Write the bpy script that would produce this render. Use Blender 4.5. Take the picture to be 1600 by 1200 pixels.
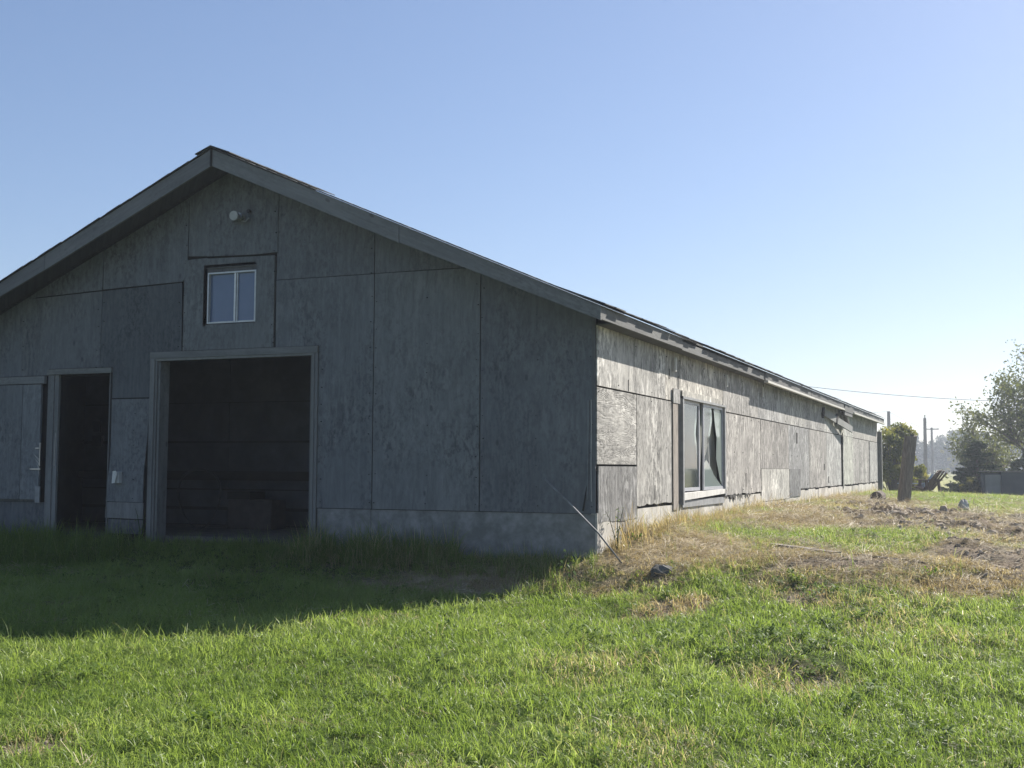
import bpy, math, random
import numpy as np
from mathutils import Vector, Matrix, Euler

random.seed(7); RNG = np.random.default_rng(11)
for o in list(bpy.data.objects): bpy.data.objects.remove(o)
SC = bpy.context.scene
COL = SC.collection

# ------------------------------------------------------------------ camera
CAM = np.array([3.620, -10.677, 0.876])
R = np.array([[0.9220, 0.3871, 0.0048], [-0.0233, 0.0664, -0.9975], [-0.3865, 0.9196, 0.0700]])
cd = bpy.data.cameras.new('camera'); cam = bpy.data.objects.new('camera', cd); COL.objects.link(cam)
rx = Vector(R[0]).normalized(); fw = Vector(R[2]).normalized(); bk = -fw
up = bk.cross(rx).normalized(); rx = up.cross(bk).normalized()
cam.matrix_world = Matrix(((rx.x, up.x, bk.x, CAM[0]), (rx.y, up.y, bk.y, CAM[1]), (rx.z, up.z, bk.z, CAM[2]), (0, 0, 0, 1)))
cd.sensor_fit = 'HORIZONTAL'; cd.sensor_width = 36.0; cd.lens = 1843.0 / 1600.0 * 36.0
cd.clip_start = 0.05; cd.clip_end = 3000
SC.camera = cam

# ------------------------------------------------------------------ sun, sky, exposure
SUN = Vector((0.45, 0.90, 0.765)).normalized()
EL = math.asin(SUN.z); AZ = math.atan2(SUN.x, SUN.y)
W = bpy.data.worlds.new('World'); SC.world = W; W.use_nodes = True
nt = W.node_tree; nt.nodes.clear()
sky = nt.nodes.new('ShaderNodeTexSky'); sky.sky_type = 'NISHITA'; sky.sun_disc = False
sky.sun_elevation = EL; sky.sun_rotation = AZ
sky.altitude = 300; sky.air_density = 1.0; sky.dust_density = 0.7; sky.ozone_density = 3.6
bg = nt.nodes.new('ShaderNodeBackground'); bg.inputs[1].default_value = 0.086
wo = nt.nodes.new('ShaderNodeOutputWorld')
gm = nt.nodes.new('ShaderNodeGamma'); gm.inputs[1].default_value = 0.8
hs = nt.nodes.new('ShaderNodeHueSaturation'); hs.inputs['Saturation'].default_value = 1.06
tn = nt.nodes.new('ShaderNodeMix'); tn.data_type = 'RGBA'; tn.blend_type = 'MULTIPLY'; tn.inputs[0].default_value = 1.0; tn.inputs[7].default_value = (1.02, .985, 1.04, 1)
nt.links.new(sky.outputs[0], gm.inputs[0]); nt.links.new(gm.outputs[0], hs.inputs['Color']); nt.links.new(hs.outputs[0], tn.inputs[6]); nt.links.new(tn.outputs[2], bg.inputs[0]); nt.links.new(bg.outputs[0], wo.inputs[0])
sl = bpy.data.lights.new('sun', 'SUN'); sl.energy = 5.0; sl.angle = math.radians(0.5); sl.color = (1.0, 0.94, 0.85)
so = bpy.data.objects.new('sun', sl); COL.objects.link(so)
so.rotation_euler = SUN.to_track_quat('Z', 'Y').to_euler()
SC.view_settings.view_transform = 'Standard'; SC.view_settings.look = 'None'
SC.view_settings.exposure = 1.1; SC.view_settings.gamma = 1.0
try: SC.view_settings.use_curve_mapping = False
except Exception: pass

# ------------------------------------------------------------------ helpers
def link(o, parent=None):
    COL.objects.link(o)
    if parent is not None: o.parent = parent
    return o
def meta(o, label=None, cat=None, group=None, kind=None):
    if label: o['label'] = label
    if cat: o['category'] = cat
    if group: o['group'] = group
    if kind: o['kind'] = kind
    return o
def empty(name, loc, label, cat, group=None, rz=0.0):
    o = bpy.data.objects.new(name, None); o.location = loc; o.rotation_euler = (0, 0, rz); o.empty_display_size = .2
    link(o); return meta(o, label, cat, group)
class MB:
    def __init__(s): s.v = []; s.f = []; s.uv = []
    def add(s, vs, fs, uvs=None):
        b = len(s.v); s.v += [tuple(map(float, p)) for p in vs]
        for f in fs: s.f.append([b + i for i in f])
        if uvs is None: uvs = [(p[0] + p[1], p[2]) for p in vs]
        s.uv += uvs
        return s
    def box(s, x0, y0, z0, x1, y1, z1):
        vs = [(x0,y0,z0),(x1,y0,z0),(x1,y1,z0),(x0,y1,z0),(x0,y0,z1),(x1,y0,z1),(x1,y1,z1),(x0,y1,z1)]
        return s.add(vs, [(0,3,2,1),(4,5,6,7),(0,1,5,4),(1,2,6,5),(2,3,7,6),(3,0,4,7)])
    def beam(s, a, b, w, h, up=(0,0,1)):
        a = Vector(a); b = Vector(b); d = (b - a).normalized(); sd = d.cross(Vector(up)).normalized(); u = sd.cross(d)
        vs = []
        for p in (a, b):
            for i, j in ((-1,-1),(1,-1),(1,1),(-1,1)): vs.append(p + sd * (w/2*i) + u * (h/2*j))
        L = (b - a).length
        uv = [(0,0),(w,0),(w,h),(0,h),(0,L),(w,L),(w,L+h),(0,L+h)]
        return s.add(vs, [(3,2,1,0),(4,5,6,7),(0,1,5,4),(1,2,6,5),(2,3,7,6),(3,0,4,7)], uv)
    def tube(s, pts, rad, n=8):
        pts = [Vector(p) for p in pts]; rings = []
        for i, p in enumerate(pts):
            d = (pts[min(i+1, len(pts)-1)] - pts[max(i-1, 0)]).normalized()
            sd = d.cross(Vector((0.13, 0.21, 1))).normalized() if abs(d.z) < .95 else d.cross(Vector((1, 0.1, 0))).normalized()
            u = sd.cross(d); r = rad[i] if hasattr(rad, '__len__') else rad
            rings.append([p + sd*(r*math.cos(2*math.pi*k/n)) + u*(r*math.sin(2*math.pi*k/n)) for k in range(n)])
        vs = [q for rg in rings for q in rg]; fs = []
        for i in range(len(pts)-1):
            for k in range(n):
                a = i*n+k; b = i*n+(k+1) % n
                fs.append((a, b, b+n, a+n))
        fs.append(tuple(range(n))[::-1]); fs.append(tuple(range(len(vs)-n, len(vs))))
        L = 0; uv = []
        for i in range(len(pts)):
            if i: L += (pts[i]-pts[i-1]).length
            uv += [(k*0.1, L) for k in range(n)]
        return s.add(vs, fs, uv)
    def build(s, name, mat, parent=None, color=None, smooth=False):
        me = bpy.data.meshes.new(name); me.from_pydata(s.v, [], s.f)
        uvl = me.uv_layers.new(name='UVMap')
        li = np.empty(len(me.loops), dtype=np.int32); me.loops.foreach_get('vertex_index', li)
        uvl.data.foreach_set('uv', np.array(s.uv, dtype=np.float32)[li].ravel())
        if smooth: me.polygons.foreach_set('use_smooth', [True]*len(me.polygons))
        if mat: me.materials.append(mat)
        me.update()
        o = bpy.data.objects.new(name, me)
        if color: o.color = (*color, 1.0)
        return link(o, parent)

# value noise (numpy)
_P = np.random.default_rng(5).random((256, 256))
def vn(x, y):
    xi = np.floor(x).astype(int); yi = np.floor(y).astype(int); fx = x-xi; fy = y-yi
    fx = fx*fx*(3-2*fx); fy = fy*fy*(3-2*fy)
    g = lambda a, b: _P[a & 255, b & 255]
    return (g(xi,yi)*(1-fx)+g(xi+1,yi)*fx)*(1-fy)+(g(xi,yi+1)*(1-fx)+g(xi+1,yi+1)*fx)*fy
def fbm(x, y, o=4):
    s = 0; a = .5; t = 0
    for i in range(o): s = s + a*vn(x*2**i+17.3*i, y*2**i+9.1*i); t += a; a *= .5
    return s/t
def sm(x): x = np.clip(x, 0, 1); return x*x*(3-2*x)

# ------------------------------------------------------------------ terrain height and cover
DRY = [(0.41,0.30,0.43,0.98),(0.88,0.96,0.70,1.11),(1.24,4.19,1.03,1.51),(1.49,0.09,0.87,0.60),(2.73,-0.14,1.24,0.69),(3.53,-0.55,0.70,0.38),(-0.85,-0.62,1.12,0.38),(0.55,-0.56,0.40,0.22),(0.75,14.56,0.79,3.36),(0.5,7.5,0.5,3.0),(5.2,-0.2,1.6,0.8),(5.5,2.0,1.8,2.0)]
DIRT = [(1.08,-1.43,0.31,0.40),(2.42,-3.68,0.33,0.33),(3.08,4.41,0.99,3.80),(3.58,0.42,0.50,1.06),(2.35,7.61,0.56,3.50),(-0.69,-6.24,0.25,0.33),(2.06,-1.27,0.35,0.30),(2.36,-0.10,0.50,0.19),(5.0,4.2,1.4,3.0)]
WEED = [(1.59,-2.65,0.53,0.50),(0.80,-2.79,0.27,0.28),(2.08,-1.11,0.45,0.32),(2.09,-2.94,0.46,0.45),(2.87,-1.85,0.41,0.25),(-1.70,-5.01,0.23,0.27)]
GREEN = [(1.71,2.09,0.74,1.06),(2.63,17.30,2.6,3.2)]
def patch(L, X, Y, soft=.55):
    w = np.zeros_like(X); cr, fr = np.array([.922,.387]), np.array([-.387,.922])
    j = (fbm(X*1.6+3, Y*1.6+8)-.5)*1.3
    for (cx, cy, ru, rv) in L:
        dx = X-cx; dy = Y-cy; u = (dx*cr[0]+dy*cr[1])/ru; v = (dx*fr[0]+dy*fr[1])/rv
        d = np.sqrt(u*u+v*v)+j
        w = np.maximum(w, sm((1+soft-d)/(2*soft)))
    return w
def G0(X, Y):
    front = np.where(Y < 0, -.22*sm(-Y/1.0)-.05*np.maximum(0, -Y-1), 0.)
    rear = (.21+.06*sm(Y/8))-.03*np.clip(X-1.5, 0, 5)
    rear = rear*(1-sm((Y-22)/9))
    D = np.hypot(X-3.6, Y+10.7)
    rear = rear-.75*sm((D-38)/14)+.75*sm((D-90)/70)
    rear = rear-.06*sm((Y-5)/8)*(1-sm((D-34)/8))
    front = front-.10*np.exp(-((X-.1)/1.6)**2-((Y+1.6)/1.3)**2)
    s = np.maximum(sm((Y+3.0)/5.5)*sm((X-.2)/1.8), sm((Y+.7)/2.4)*sm((X+.4)/.45+(Y > 20)*1.)*np.exp(-np.maximum(X-.3, 0)*.9*(1-sm(Y/4.5))))
    return front*(1-s)+rear*s
def G(X, Y):
    X = np.asarray(X, float); Y = np.asarray(Y, float)
    D = np.hypot(X-3.6, Y+10.7); near = 1-sm((D-30)/20)
    z = G0(X, Y)+near*((fbm(X*.9, Y*.9)-.5)*.07+(fbm(X*3.1+5, Y*3.1)-.5)*.035)
    till = patch([DIRT[2], DIRT[3], DIRT[4], DIRT[-1]], X, Y)
    z = z+till*((fbm(X*2.2+2, Y*2.2+1, 4)-.42)*.24+(fbm(X*8, Y*8, 2)-.5)*.05)
    hole = patch([DIRT[1]], X, Y); z = z-hole*.06
    z = z+patch([WEED[0], WEED[3]], X, Y)*.04
    # bank of raked straw along the side wall
    z = z+.02*np.exp(-((X-.7)/.6)**2)*sm(Y+.2)*near*(fbm(X*2, Y*.7)*1.6)
    return z
def gz(x, y): return float(G(np.array([x]), np.array([y]))[0])

# ------------------------------------------------------------------ material building
def mat(name):
    m = bpy.data.materials.new(name); m.use_nodes = True; t = m.node_tree; t.nodes.clear(); return m, t
class NT:
    def __init__(s, t): s.t = t
    def n(s, ty, ins=None, **kw):
        nd = s.t.nodes.new(ty)
        for k, v in kw.items(): setattr(nd, k, v)
        for k, v in (ins or {}).items():
            if hasattr(v, 'is_linked') or isinstance(v, bpy.types.NodeSocket): s.t.links.new(v, nd.inputs[k])
            else: nd.inputs[k].default_value = v
        return nd
    def math(s, op, a, b=0.0, c=0.0, clamp=False):
        nd = s.n('ShaderNodeMath', {0: a, 1: b, 2: c}, operation=op); nd.use_clamp = clamp; return nd.outputs[0]
    def mix(s, f, a, b, bt='MIX'):
        nd = s.t.nodes.new('ShaderNodeMix'); nd.data_type = 'RGBA'; nd.blend_type = bt
        for k, v in ((0, f), (6, a), (7, b)):
            if isinstance(v, bpy.types.NodeSocket): s.t.links.new(v, nd.inputs[k])
            else: nd.inputs[k].default_value = v
        return nd.outputs[2]
    def ramp(s, f, stops):
        nd = s.t.nodes.new('ShaderNodeValToRGB'); s.t.links.new(f, nd.inputs[0])
        e = nd.color_ramp.elements
        while len(e) > 1: e.remove(e[-1])
        e[0].position = stops[0][0]; c = stops[0][1]; e[0].color = (c, c, c, 1) if not hasattr(c, '__len__') else (*c, 1)
        for p, c in stops[1:]:
            x = e.new(p); x.color = (c, c, c, 1) if not hasattr(c, '__len__') else (*c, 1)
        return nd.outputs[0]
    def noise(s, vec, scale, detail=4, rough=.55, dist=0.0):
        return s.n('ShaderNodeTexNoise', {'Vector': vec, 'Scale': scale, 'Detail': detail, 'Roughness': rough, 'Distortion': dist}).outputs[0]
    def mapv(s, vec, sc, loc=(0,0,0)):
        return s.n('ShaderNodeMapping', {'Vector': vec, 'Scale': sc, 'Location': loc}).outputs[0]
    def out(s, sh, disp=None):
        o = s.t.nodes.new('ShaderNodeOutputMaterial'); s.t.links.new(sh, o.inputs[0])
def C4(c): return (*c, 1.0)

def wood_mat(name, base, dark, light, fig=.5, mold=.4, streak=.5, rough=.85, bump=.25, figscale=1.0, rings=17.0, flake=0.0, flakecol=(.7,.7,.68)):
    """weathered rotary-cut plywood: contour figure, grain streaks, knots, mould specks; UV is in metres"""
    m, t = mat(name); N = NT(t)
    uv = N.n('ShaderNodeUVMap').outputs[0]; oi = N.n('ShaderNodeObjectInfo')
    off = N.n('ShaderNodeCombineXYZ', {0: N.math('MULTIPLY', oi.outputs['Random'], 61.0), 1: N.math('MULTIPLY', oi.outputs['Random'], 37.0), 2: N.math('MULTIPLY', oi.outputs['Random'], 11.0)}).outputs[0]
    p = N.n('ShaderNodeVectorMath', {0: uv, 1: off}, operation='ADD').outputs[0]
    # figure: contour lines of a stretched noise
    f0 = N.noise(N.mapv(p, (2.6*figscale, .62*figscale, 1)), 1.0, 2.0, .45, .25)
    fr = N.math('FRACT', N.math('MULTIPLY', f0, rings))
    line = N.math('ABSOLUTE', N.math('SUBTRACT', fr, .5))           # 0 .5
    line = N.math('MULTIPLY', line, 2.0)
    line = N.math('POWER', line, 1.6)
    brk = N.noise(N.mapv(p, (9, 3, 1)), 1.0, 3)
    line = N.math('MULTIPLY', line, N.ramp(brk, [(.35, .15), (.62, 1.0)]))
    grain = N.noise(N.mapv(p, (95, 5, 1)), 1.0, 5, .65)
    grain2 = N.noise(N.mapv(p, (22, 1.2, 1)), 1.0, 4, .6)
    blot = N.noise(N.mapv(p, (1.5, .9, 1)), 1.0, 5, .6)
    run = N.noise(N.mapv(p, (6.0, .55, 1)), 1.0, 5, .62, .4)
    spots = N.noise(N.mapv(p, (26, 15, 1)), 1.0, 4, .7)
    big = N.noise(N.mapv(p, (2.2, 1.4, 1), (5, 3, 0)), 1.0, 3, .55)
    col = N.mix(N.ramp(grain2, [(.3, 0.0), (.7, 1.0)]), C4(dark), C4(light))
    col = N.mix(.55, col, C4(base))
    col = N.mix(N.math('MULTIPLY', N.ramp(grain, [(.38, 1.0), (.6, 0.0)]), streak*.7), col, C4(dark))
    col = N.mix(N.math('MULTIPLY', line, fig), col, C4(tuple(c*.55 for c in dark)))
    col = N.mix(N.math('MULTIPLY', N.ramp(run, [(.42, 0.0), (.68, 1.0)]), streak), col, C4(tuple(c*.75 for c in dark)))
    col = N.mix(N.math('MULTIPLY', N.ramp(blot, [(.5, 0.0), (.78, 1.0)]), .55), col, C4(light))
    sp = N.math('MULTIPLY', N.ramp(spots, [(.47, 0.0), (.60, 1.0)]), N.ramp(big, [(.4, .1), (.68, 1.0)]))
    col = N.mix(N.math('MULTIPLY', sp, mold), col, C4(tuple(c*.35 for c in dark)))
    if flake > 0:
        fk = N.noise(N.mapv(p, (13, 5.5, 1), (3, 9, 0)), 1.0, 7, .72, .3)
        fk2 = N.noise(N.mapv(p, (1.9, 1.1, 1), (7, 2, 0)), 1.0, 3, .5)
        fm_ = N.math('MULTIPLY', N.ramp(fk, [(.50, 0.0), (.575, 1.0)]), N.ramp(fk2, [(.36, .15), (.6, 1.0)]))
        col = N.mix(N.math('MULTIPLY', fm_, flake), col, C4(flakecol))
        dk = N.noise(N.mapv(p, (17, 3.2, 1), (1, 4, 0)), 1.0, 6, .75)
        dk2 = N.noise(N.mapv(p, (1.3, 1.6, 1), (2, 8, 0)), 1.0, 3, .5)
        dm_ = N.math('MULTIPLY', N.ramp(dk, [(.50, 0.0), (.60, 1.0)]), N.ramp(dk2, [(.42, .1), (.62, 1.0)]))
        col = N.mix(N.math('MULTIPLY', dm_, min(1, flake*1.3)), col, C4(tuple(c*.55 for c in dark)))
    # knots
    vo = N.n('ShaderNodeTexVoronoi', {'Vector': N.mapv(p, (3.1, 1.7, 1)), 'Scale': 1.0, 'Randomness': 1.0})
    kn = N.ramp(vo.outputs['Distance'], [(.035, 1.0), (.07, 0.0)])
    col = N.mix(N.math('MULTIPLY', kn, .6), col, C4(tuple(c*.4 for c in dark)))
    col = N.mix(1.0, col, oi.outputs['Color'], 'MULTIPLY')
    vr = N.math('ADD', N.math('MULTIPLY', oi.outputs['Random'], .16), .92)
    col = N.mix(1.0, col, N.n('ShaderNodeCombineColor', {0: vr, 1: vr, 2: vr}).outputs[0], 'MULTIPLY')
    h = N.math('ADD', N.math('MULTIPLY', grain, .5), N.math('MULTIPLY', line, -.35))
    h = N.math('ADD', h, N.math('MULTIPLY', big, .8))
    bp = N.n('ShaderNodeBump', {'Height': h, 'Strength': bump, 'Distance': .01})
    b = N.n('ShaderNodeBsdfPrincipled', {'Base Color': col, 'Roughness': rough, 'Normal': bp.outputs[0]})
    b.inputs['Specular IOR Level'].default_value = .25
    N.out(b.outputs[0]); return m

def simple_mat(name, base, var=.25, rough=.8, scale=6.0, metallic=0.0, bump=.2, spec=.3, stretch=(1,1,1), dirt=None):
    m, t = mat(name); N = NT(t)
    co = N.n('ShaderNodeTexCoord').outputs['Object']
    a = N.noise(N.mapv(co, stretch), scale, 6, .65)
    c = N.mix(N.ramp(a, [(.3, 0.0), (.7, 1.0)]), C4(tuple(x*(1-var) for x in base)), C4(tuple(min(1, x*(1+var)) for x in base)))
    if dirt:
        d = N.noise(co, scale*.35, 5, .6, .5); c = N.mix(N.ramp(d, [(.48, 0.0), (.66, .8)]), c, C4(dirt))
    oi = N.n('ShaderNodeObjectInfo'); c = N.mix(1.0, c, oi.outputs['Color'], 'MULTIPLY')
    bp = N.n('ShaderNodeBump', {'Height': a, 'Strength': bump, 'Distance': .01})
    b = N.n('ShaderNodeBsdfPrincipled', {'Base Color': c, 'Roughness': rough, 'Metallic': metallic, 'Normal': bp.outputs[0]})
    b.inputs['Specular IOR Level'].default_value = spec
    N.out(b.outputs[0]); return m

def leaf_mat(name, cols, trans=.5, tmul=(1.2, 1.12, .62, 1), instancer=False, rough=.5, spec=.25, tip=None):
    """foliage or blades: colour picked by a random value, dry = straw mix"""
    m, t = mat(name); N = NT(t)
    if instancer:
        rnd = N.n('ShaderNodeAttribute', attribute_name='tint', attribute_type='INSTANCER').outputs['Fac']
        dry = N.n('ShaderNodeAttribute', attribute_name='dry', attribute_type='INSTANCER').outputs['Fac']
        loc = N.n('ShaderNodeAttribute', attribute_name='bl', attribute_type='GEOMETRY').outputs['Fac']
        r2 = N.math('ADD', N.math('MULTIPLY', rnd, .6), N.math('MULTIPLY', loc, .4))
    else:
        r2 = N.n('ShaderNodeAttribute', attribute_name='bl', attribute_type='GEOMETRY').outputs['Fac']
    st = [(i/(len(cols)-1) if len(cols) > 1 else 0, c) for i, c in enumerate(cols)]
    col = N.ramp(r2, st)
    if instancer:
        st2 = N.ramp(loc, [(0, (.20, .15, .09)), (.4, (.34, .27, .16)), (.75, (.44, .375, .24)), (1, (.56, .50, .36))])
        f = N.math('ADD', N.math('MULTIPLY', dry, 1.9), N.math('SUBTRACT', loc, .95), clamp=True)
        f = N.ramp(f, [(.3, 0.0), (.6, 1.0)])
        col = N.mix(f, col, st2)
    oi = N.n('ShaderNodeObjectInfo')
    if not instancer: col = N.mix(1.0, col, oi.outputs['Color'], 'MULTIPLY')
    d = N.n('ShaderNodeBsdfPrincipled', {'Base Color': col, 'Roughness': rough})
    d.inputs['Specular IOR Level'].default_value = spec
    tcol = N.mix(1.0, col, tmul, 'MULTIPLY')
    tr = N.n('ShaderNodeBsdfTranslucent', {0: tcol})
    N.out(N.n('ShaderNodeMixShader', {0: trans, 1: d.outputs[0], 2: tr.outputs[0]}).outputs[0]); return m

M = {}
M['ply_front'] = wood_mat('plywood_painted_shade_blue', (.152,.162,.172), (.106,.115,.124), (.198,.208,.216), fig=.30, mold=.6, streak=.14, bump=.35, figscale=1.4, rings=14, flake=.30, flakecol=(.25,.255,.255))  # grey paint, its base tinted blue for skylit shade
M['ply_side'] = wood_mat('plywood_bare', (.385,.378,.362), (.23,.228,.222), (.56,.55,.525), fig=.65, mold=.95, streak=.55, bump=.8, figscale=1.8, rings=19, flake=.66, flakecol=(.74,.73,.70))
M['trim'] = wood_mat('trim_board', (.20,.205,.205), (.135,.138,.138), (.26,.262,.258), fig=.2, mold=.3, streak=.5, figscale=.6)
M['fascia'] = wood_mat('fascia_board', (.185,.188,.19), (.125,.128,.13), (.24,.24,.238), fig=.15, mold=.3, streak=.4)
M['whiteboard'] = wood_mat('white_board', (.6,.59,.56), (.42,.41,.38), (.72,.71,.68), fig=.1, mold=.25, streak=.3)
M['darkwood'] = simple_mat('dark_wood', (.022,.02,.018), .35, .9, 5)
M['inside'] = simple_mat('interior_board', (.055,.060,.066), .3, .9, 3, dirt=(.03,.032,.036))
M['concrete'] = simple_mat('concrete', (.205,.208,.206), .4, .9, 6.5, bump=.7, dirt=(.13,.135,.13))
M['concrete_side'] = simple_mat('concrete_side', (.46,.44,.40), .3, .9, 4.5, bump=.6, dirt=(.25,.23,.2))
M['shingle'] = simple_mat('asphalt_shingle', (.085,.085,.08), .45, .95, 30, bump=.6)
M['oldwood'] = simple_mat('old_grey_wood', (.23,.205,.18), .45, .9, 7, stretch=(6,6,.7), bump=.7)
M['polewood'] = simple_mat('pole_wood', (.10,.09,.08), .3, .9, 4, stretch=(5,5,.5))
M['metal'] = simple_mat('grey_metal', (.35,.35,.36), .2, .35, 14, metallic=.9, spec=.5)
M['alu'] = simple_mat('window_aluminium', (.50,.51,.52), .12, .45, 12, metallic=.3)
M['blackrod'] = simple_mat('dark_steel_rod', (.19,.195,.20), .35, .6, 14, metallic=.15, spec=.35)
M['darkframe'] = simple_mat('dark_frame', (.26,.265,.27), .2, .6, 10)
M['plastic'] = simple_mat('white_plastic', (.62,.62,.60), .15, .5, 14)
M['rust'] = simple_mat('rusty_metal', (.05,.042,.038), .4, .8, 8)
M['rubber'] = simple_mat('black_rubber', (.02,.02,.02), .3, .6, 8)
M['brownwood'] = simple_mat('brown_painted_wood', (.075,.045,.04), .3, .7, 8)
M['blueplastic'] = simple_mat('pale_blue_plastic', (.25,.32,.40), .12, .6, 5)
M['stone'] = simple_mat('stone', (.10,.098,.09), .4, .9, 9, bump=1.0, dirt=(.1,.1,.09))
M['soilclod'] = simple_mat('soil_clod', (.34,.285,.22), .4, .95, 14, bump=1.0)
M['shedwall'] = simple_mat('shed_wall', (.06,.075,.09), .2, .8, 3)
M['sheddoor'] = simple_mat('shed_door', (.17,.19,.20), .15, .8, 3)
M['bark'] = simple_mat('bark', (.12,.10,.085), .4, .95, 10, stretch=(4,4,1), bump=1.0)
M['wire'] = simple_mat('wire', (.05,.05,.05), .1, .6, 4)
M['leaf_big'] = leaf_mat('leaf_pale_tree', [(.06,.08,.035), (.10,.125,.055), (.15,.175,.085), (.21,.23,.13)], .45)
M['leaf_shrub'] = leaf_mat('leaf_shrub', [(.05,.065,.018), (.10,.115,.03), (.16,.165,.05), (.22,.21,.08)], .55)
M['leaf_far'] = leaf_mat('leaf_far', [(.02,.035,.016), (.035,.055,.02), (.05,.075,.03)], .25)
M['needle'] = leaf_mat('leaf_juniper', [(.025,.045,.02), (.045,.07,.03), (.07,.095,.04)], .25)
M['leaf_weed'] = leaf_mat('leaf_weed', [(.05,.09,.02), (.08,.14,.03), (.11,.18,.045)], .5)
M['blade'] = leaf_mat('grass_blade', [(.105,.165,.032), (.180,.270,.055), (.255,.350,.090), (.38,.44,.20)], .6, instancer=True, rough=.42, spec=.4, tmul=(1.12,1.08,.75,1))
M['broad'] = leaf_mat('broadleaf_weed', [(.07,.125,.024), (.12,.19,.036), (.19,.27,.06)], .45, instancer=True, rough=.6, spec=.2)
M['straw'] = leaf_mat('straw_stalk', [(.19,.145,.09), (.33,.265,.165), (.45,.385,.26), (.58,.52,.40)], .25, instancer=True, rough=.6, tmul=(1,.97,.85,1))

# glass: thin reflecting sheet in front of whatever is behind
def glass_mat(name, tint, mixf):
    m, t = mat(name); N = NT(t)
    fr = N.n('ShaderNodeFresnel', {'IOR': 1.5}).outputs[0]
    gl = N.n('ShaderNodeBsdfGlossy', {'Color': (.95,.97,.97,1), 'Roughness': .04})
    tp = N.n('ShaderNodeBsdfTransparent', {0: C4(tint)})
    df = N.n('ShaderNodeBsdfDiffuse', {0: (.30,.36,.34,1)})
    body = N.n('ShaderNodeMixShader', {0: mixf, 1: tp.outputs[0], 2: df.outputs[0]})
    N.out(N.n('ShaderNodeMixShader', {0: fr, 1: body.outputs[0], 2: gl.outputs[0]}).outputs[0]); return m
M['glass'] = glass_mat('dusty_glass', (.8,.86,.84), .12)
M['glass_clear'] = glass_mat('clear_glass', (.85,.9,.9), .05)
M['frost'] = glass_mat('crazed_glass', (.8,.86,.84), .7)
def pane_mat():
    m, t = mat('blue_backed_glass'); N = NT(t)
    co = N.n('ShaderNodeTexCoord').outputs['Object']
    a = N.noise(co, 3.0, 3)
    c = N.mix(a, (.085,.12,.20,1), (.13,.17,.27,1))
    b = N.n('ShaderNodeBsdfPrincipled', {'Base Color': c, 'Roughness': .12}); N.out(b.outputs[0]); return m
M['bluepane'] = pane_mat()
def cloth_mat():
    m, t = mat('pale_torn_curtain'); N = NT(t)
    a = N.n('ShaderNodeBsdfDiffuse', {0: (.55,.56,.53,1)}); b = N.n('ShaderNodeBsdfTranslucent', {0: (.5,.52,.5,1)})
    N.out(N.n('ShaderNodeMixShader', {0: .35, 1: a.outputs[0], 2: b.outputs[0]}).outputs[0]); return m
M['curtain'] = cloth_mat()

def ground_mat():
    m, t = mat('meadow_soil'); N = NT(t)
    co = N.n('ShaderNodeTexCoord').outputs['Object']
    dry = N.n('ShaderNodeAttribute', attribute_name='dry').outputs['Fac']
    dirt = N.n('ShaderNodeAttribute', attribute_name='dirt').outputs['Fac']
    far = N.n('ShaderNodeAttribute', attribute_name='far').outputs['Fac']
    n1 = N.noise(co, 9.0, 8, .7); n2 = N.noise(co, 55.0, 5, .7); n3 = N.noise(co, 1.1, 5, .6)
    soil = N.mix(N.ramp(n1, [(.3, 0.0), (.7, 1.0)]), (.11,.085,.062,1), (.25,.205,.155,1))
    soil = N.mix(N.math('MULTIPLY', N.ramp(n2, [(.5, 0.0), (.7, 1.0)]), .5), soil, (.32,.27,.21,1))
    strw = N.mix(N.ramp(n2, [(.3, 0.0), (.65, 1.0)]), (.19,.145,.09,1), (.38,.31,.20,1))
    grn = N.mix(N.ramp(n2, [(.3, 0.0), (.7, 1.0)]), (.03,.045,.012,1), (.07,.10,.022,1))
    fld = N.mix(N.ramp(N.noise(N.mapv(co, (.25,.9,1)), .35, 4), [(.35, 0.0), (.65, 1.0)]), (.17,.18,.06,1), (.27,.26,.12,1))
    c = N.mix(dry, grn, strw); c = N.mix(dirt, c, soil); c = N.mix(far, c, fld)
    h = N.math('ADD', N.math('MULTIPLY', n1, 1.0), N.math('MULTIPLY', n2, .4))
    bp = N.n('ShaderNodeBump', {'Height': h, 'Strength': .8, 'Distance': .03})
    b = N.n('ShaderNodeBsdfPrincipled', {'Base Color': c, 'Roughness': .95, 'Normal': bp.outputs[0]})
    b.inputs['Specular IOR Level'].default_value = .1
    N.out(b.outputs[0]); return m
M['ground'] = ground_mat()

# ------------------------------------------------------------------ ground
def axis(lo, hi, step, far, g=1.12):
    a = list(np.arange(lo, hi+1e-6, step)); s = step; x = hi
    while x < far: s *= g; x += s; a.append(x)
    s = step; x = lo; b = []
    while x > -far*.7: s *= g; x -= s; b.append(x)
    return np.array(b[::-1]+a)
ax = axis(-9, 9, .07, 900); ay = axis(-9, 14, .07, 1500, 1.06)
XX, YY = np.meshgrid(ax, ay, indexing='xy'); ZZ = G(XX, YY)
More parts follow.
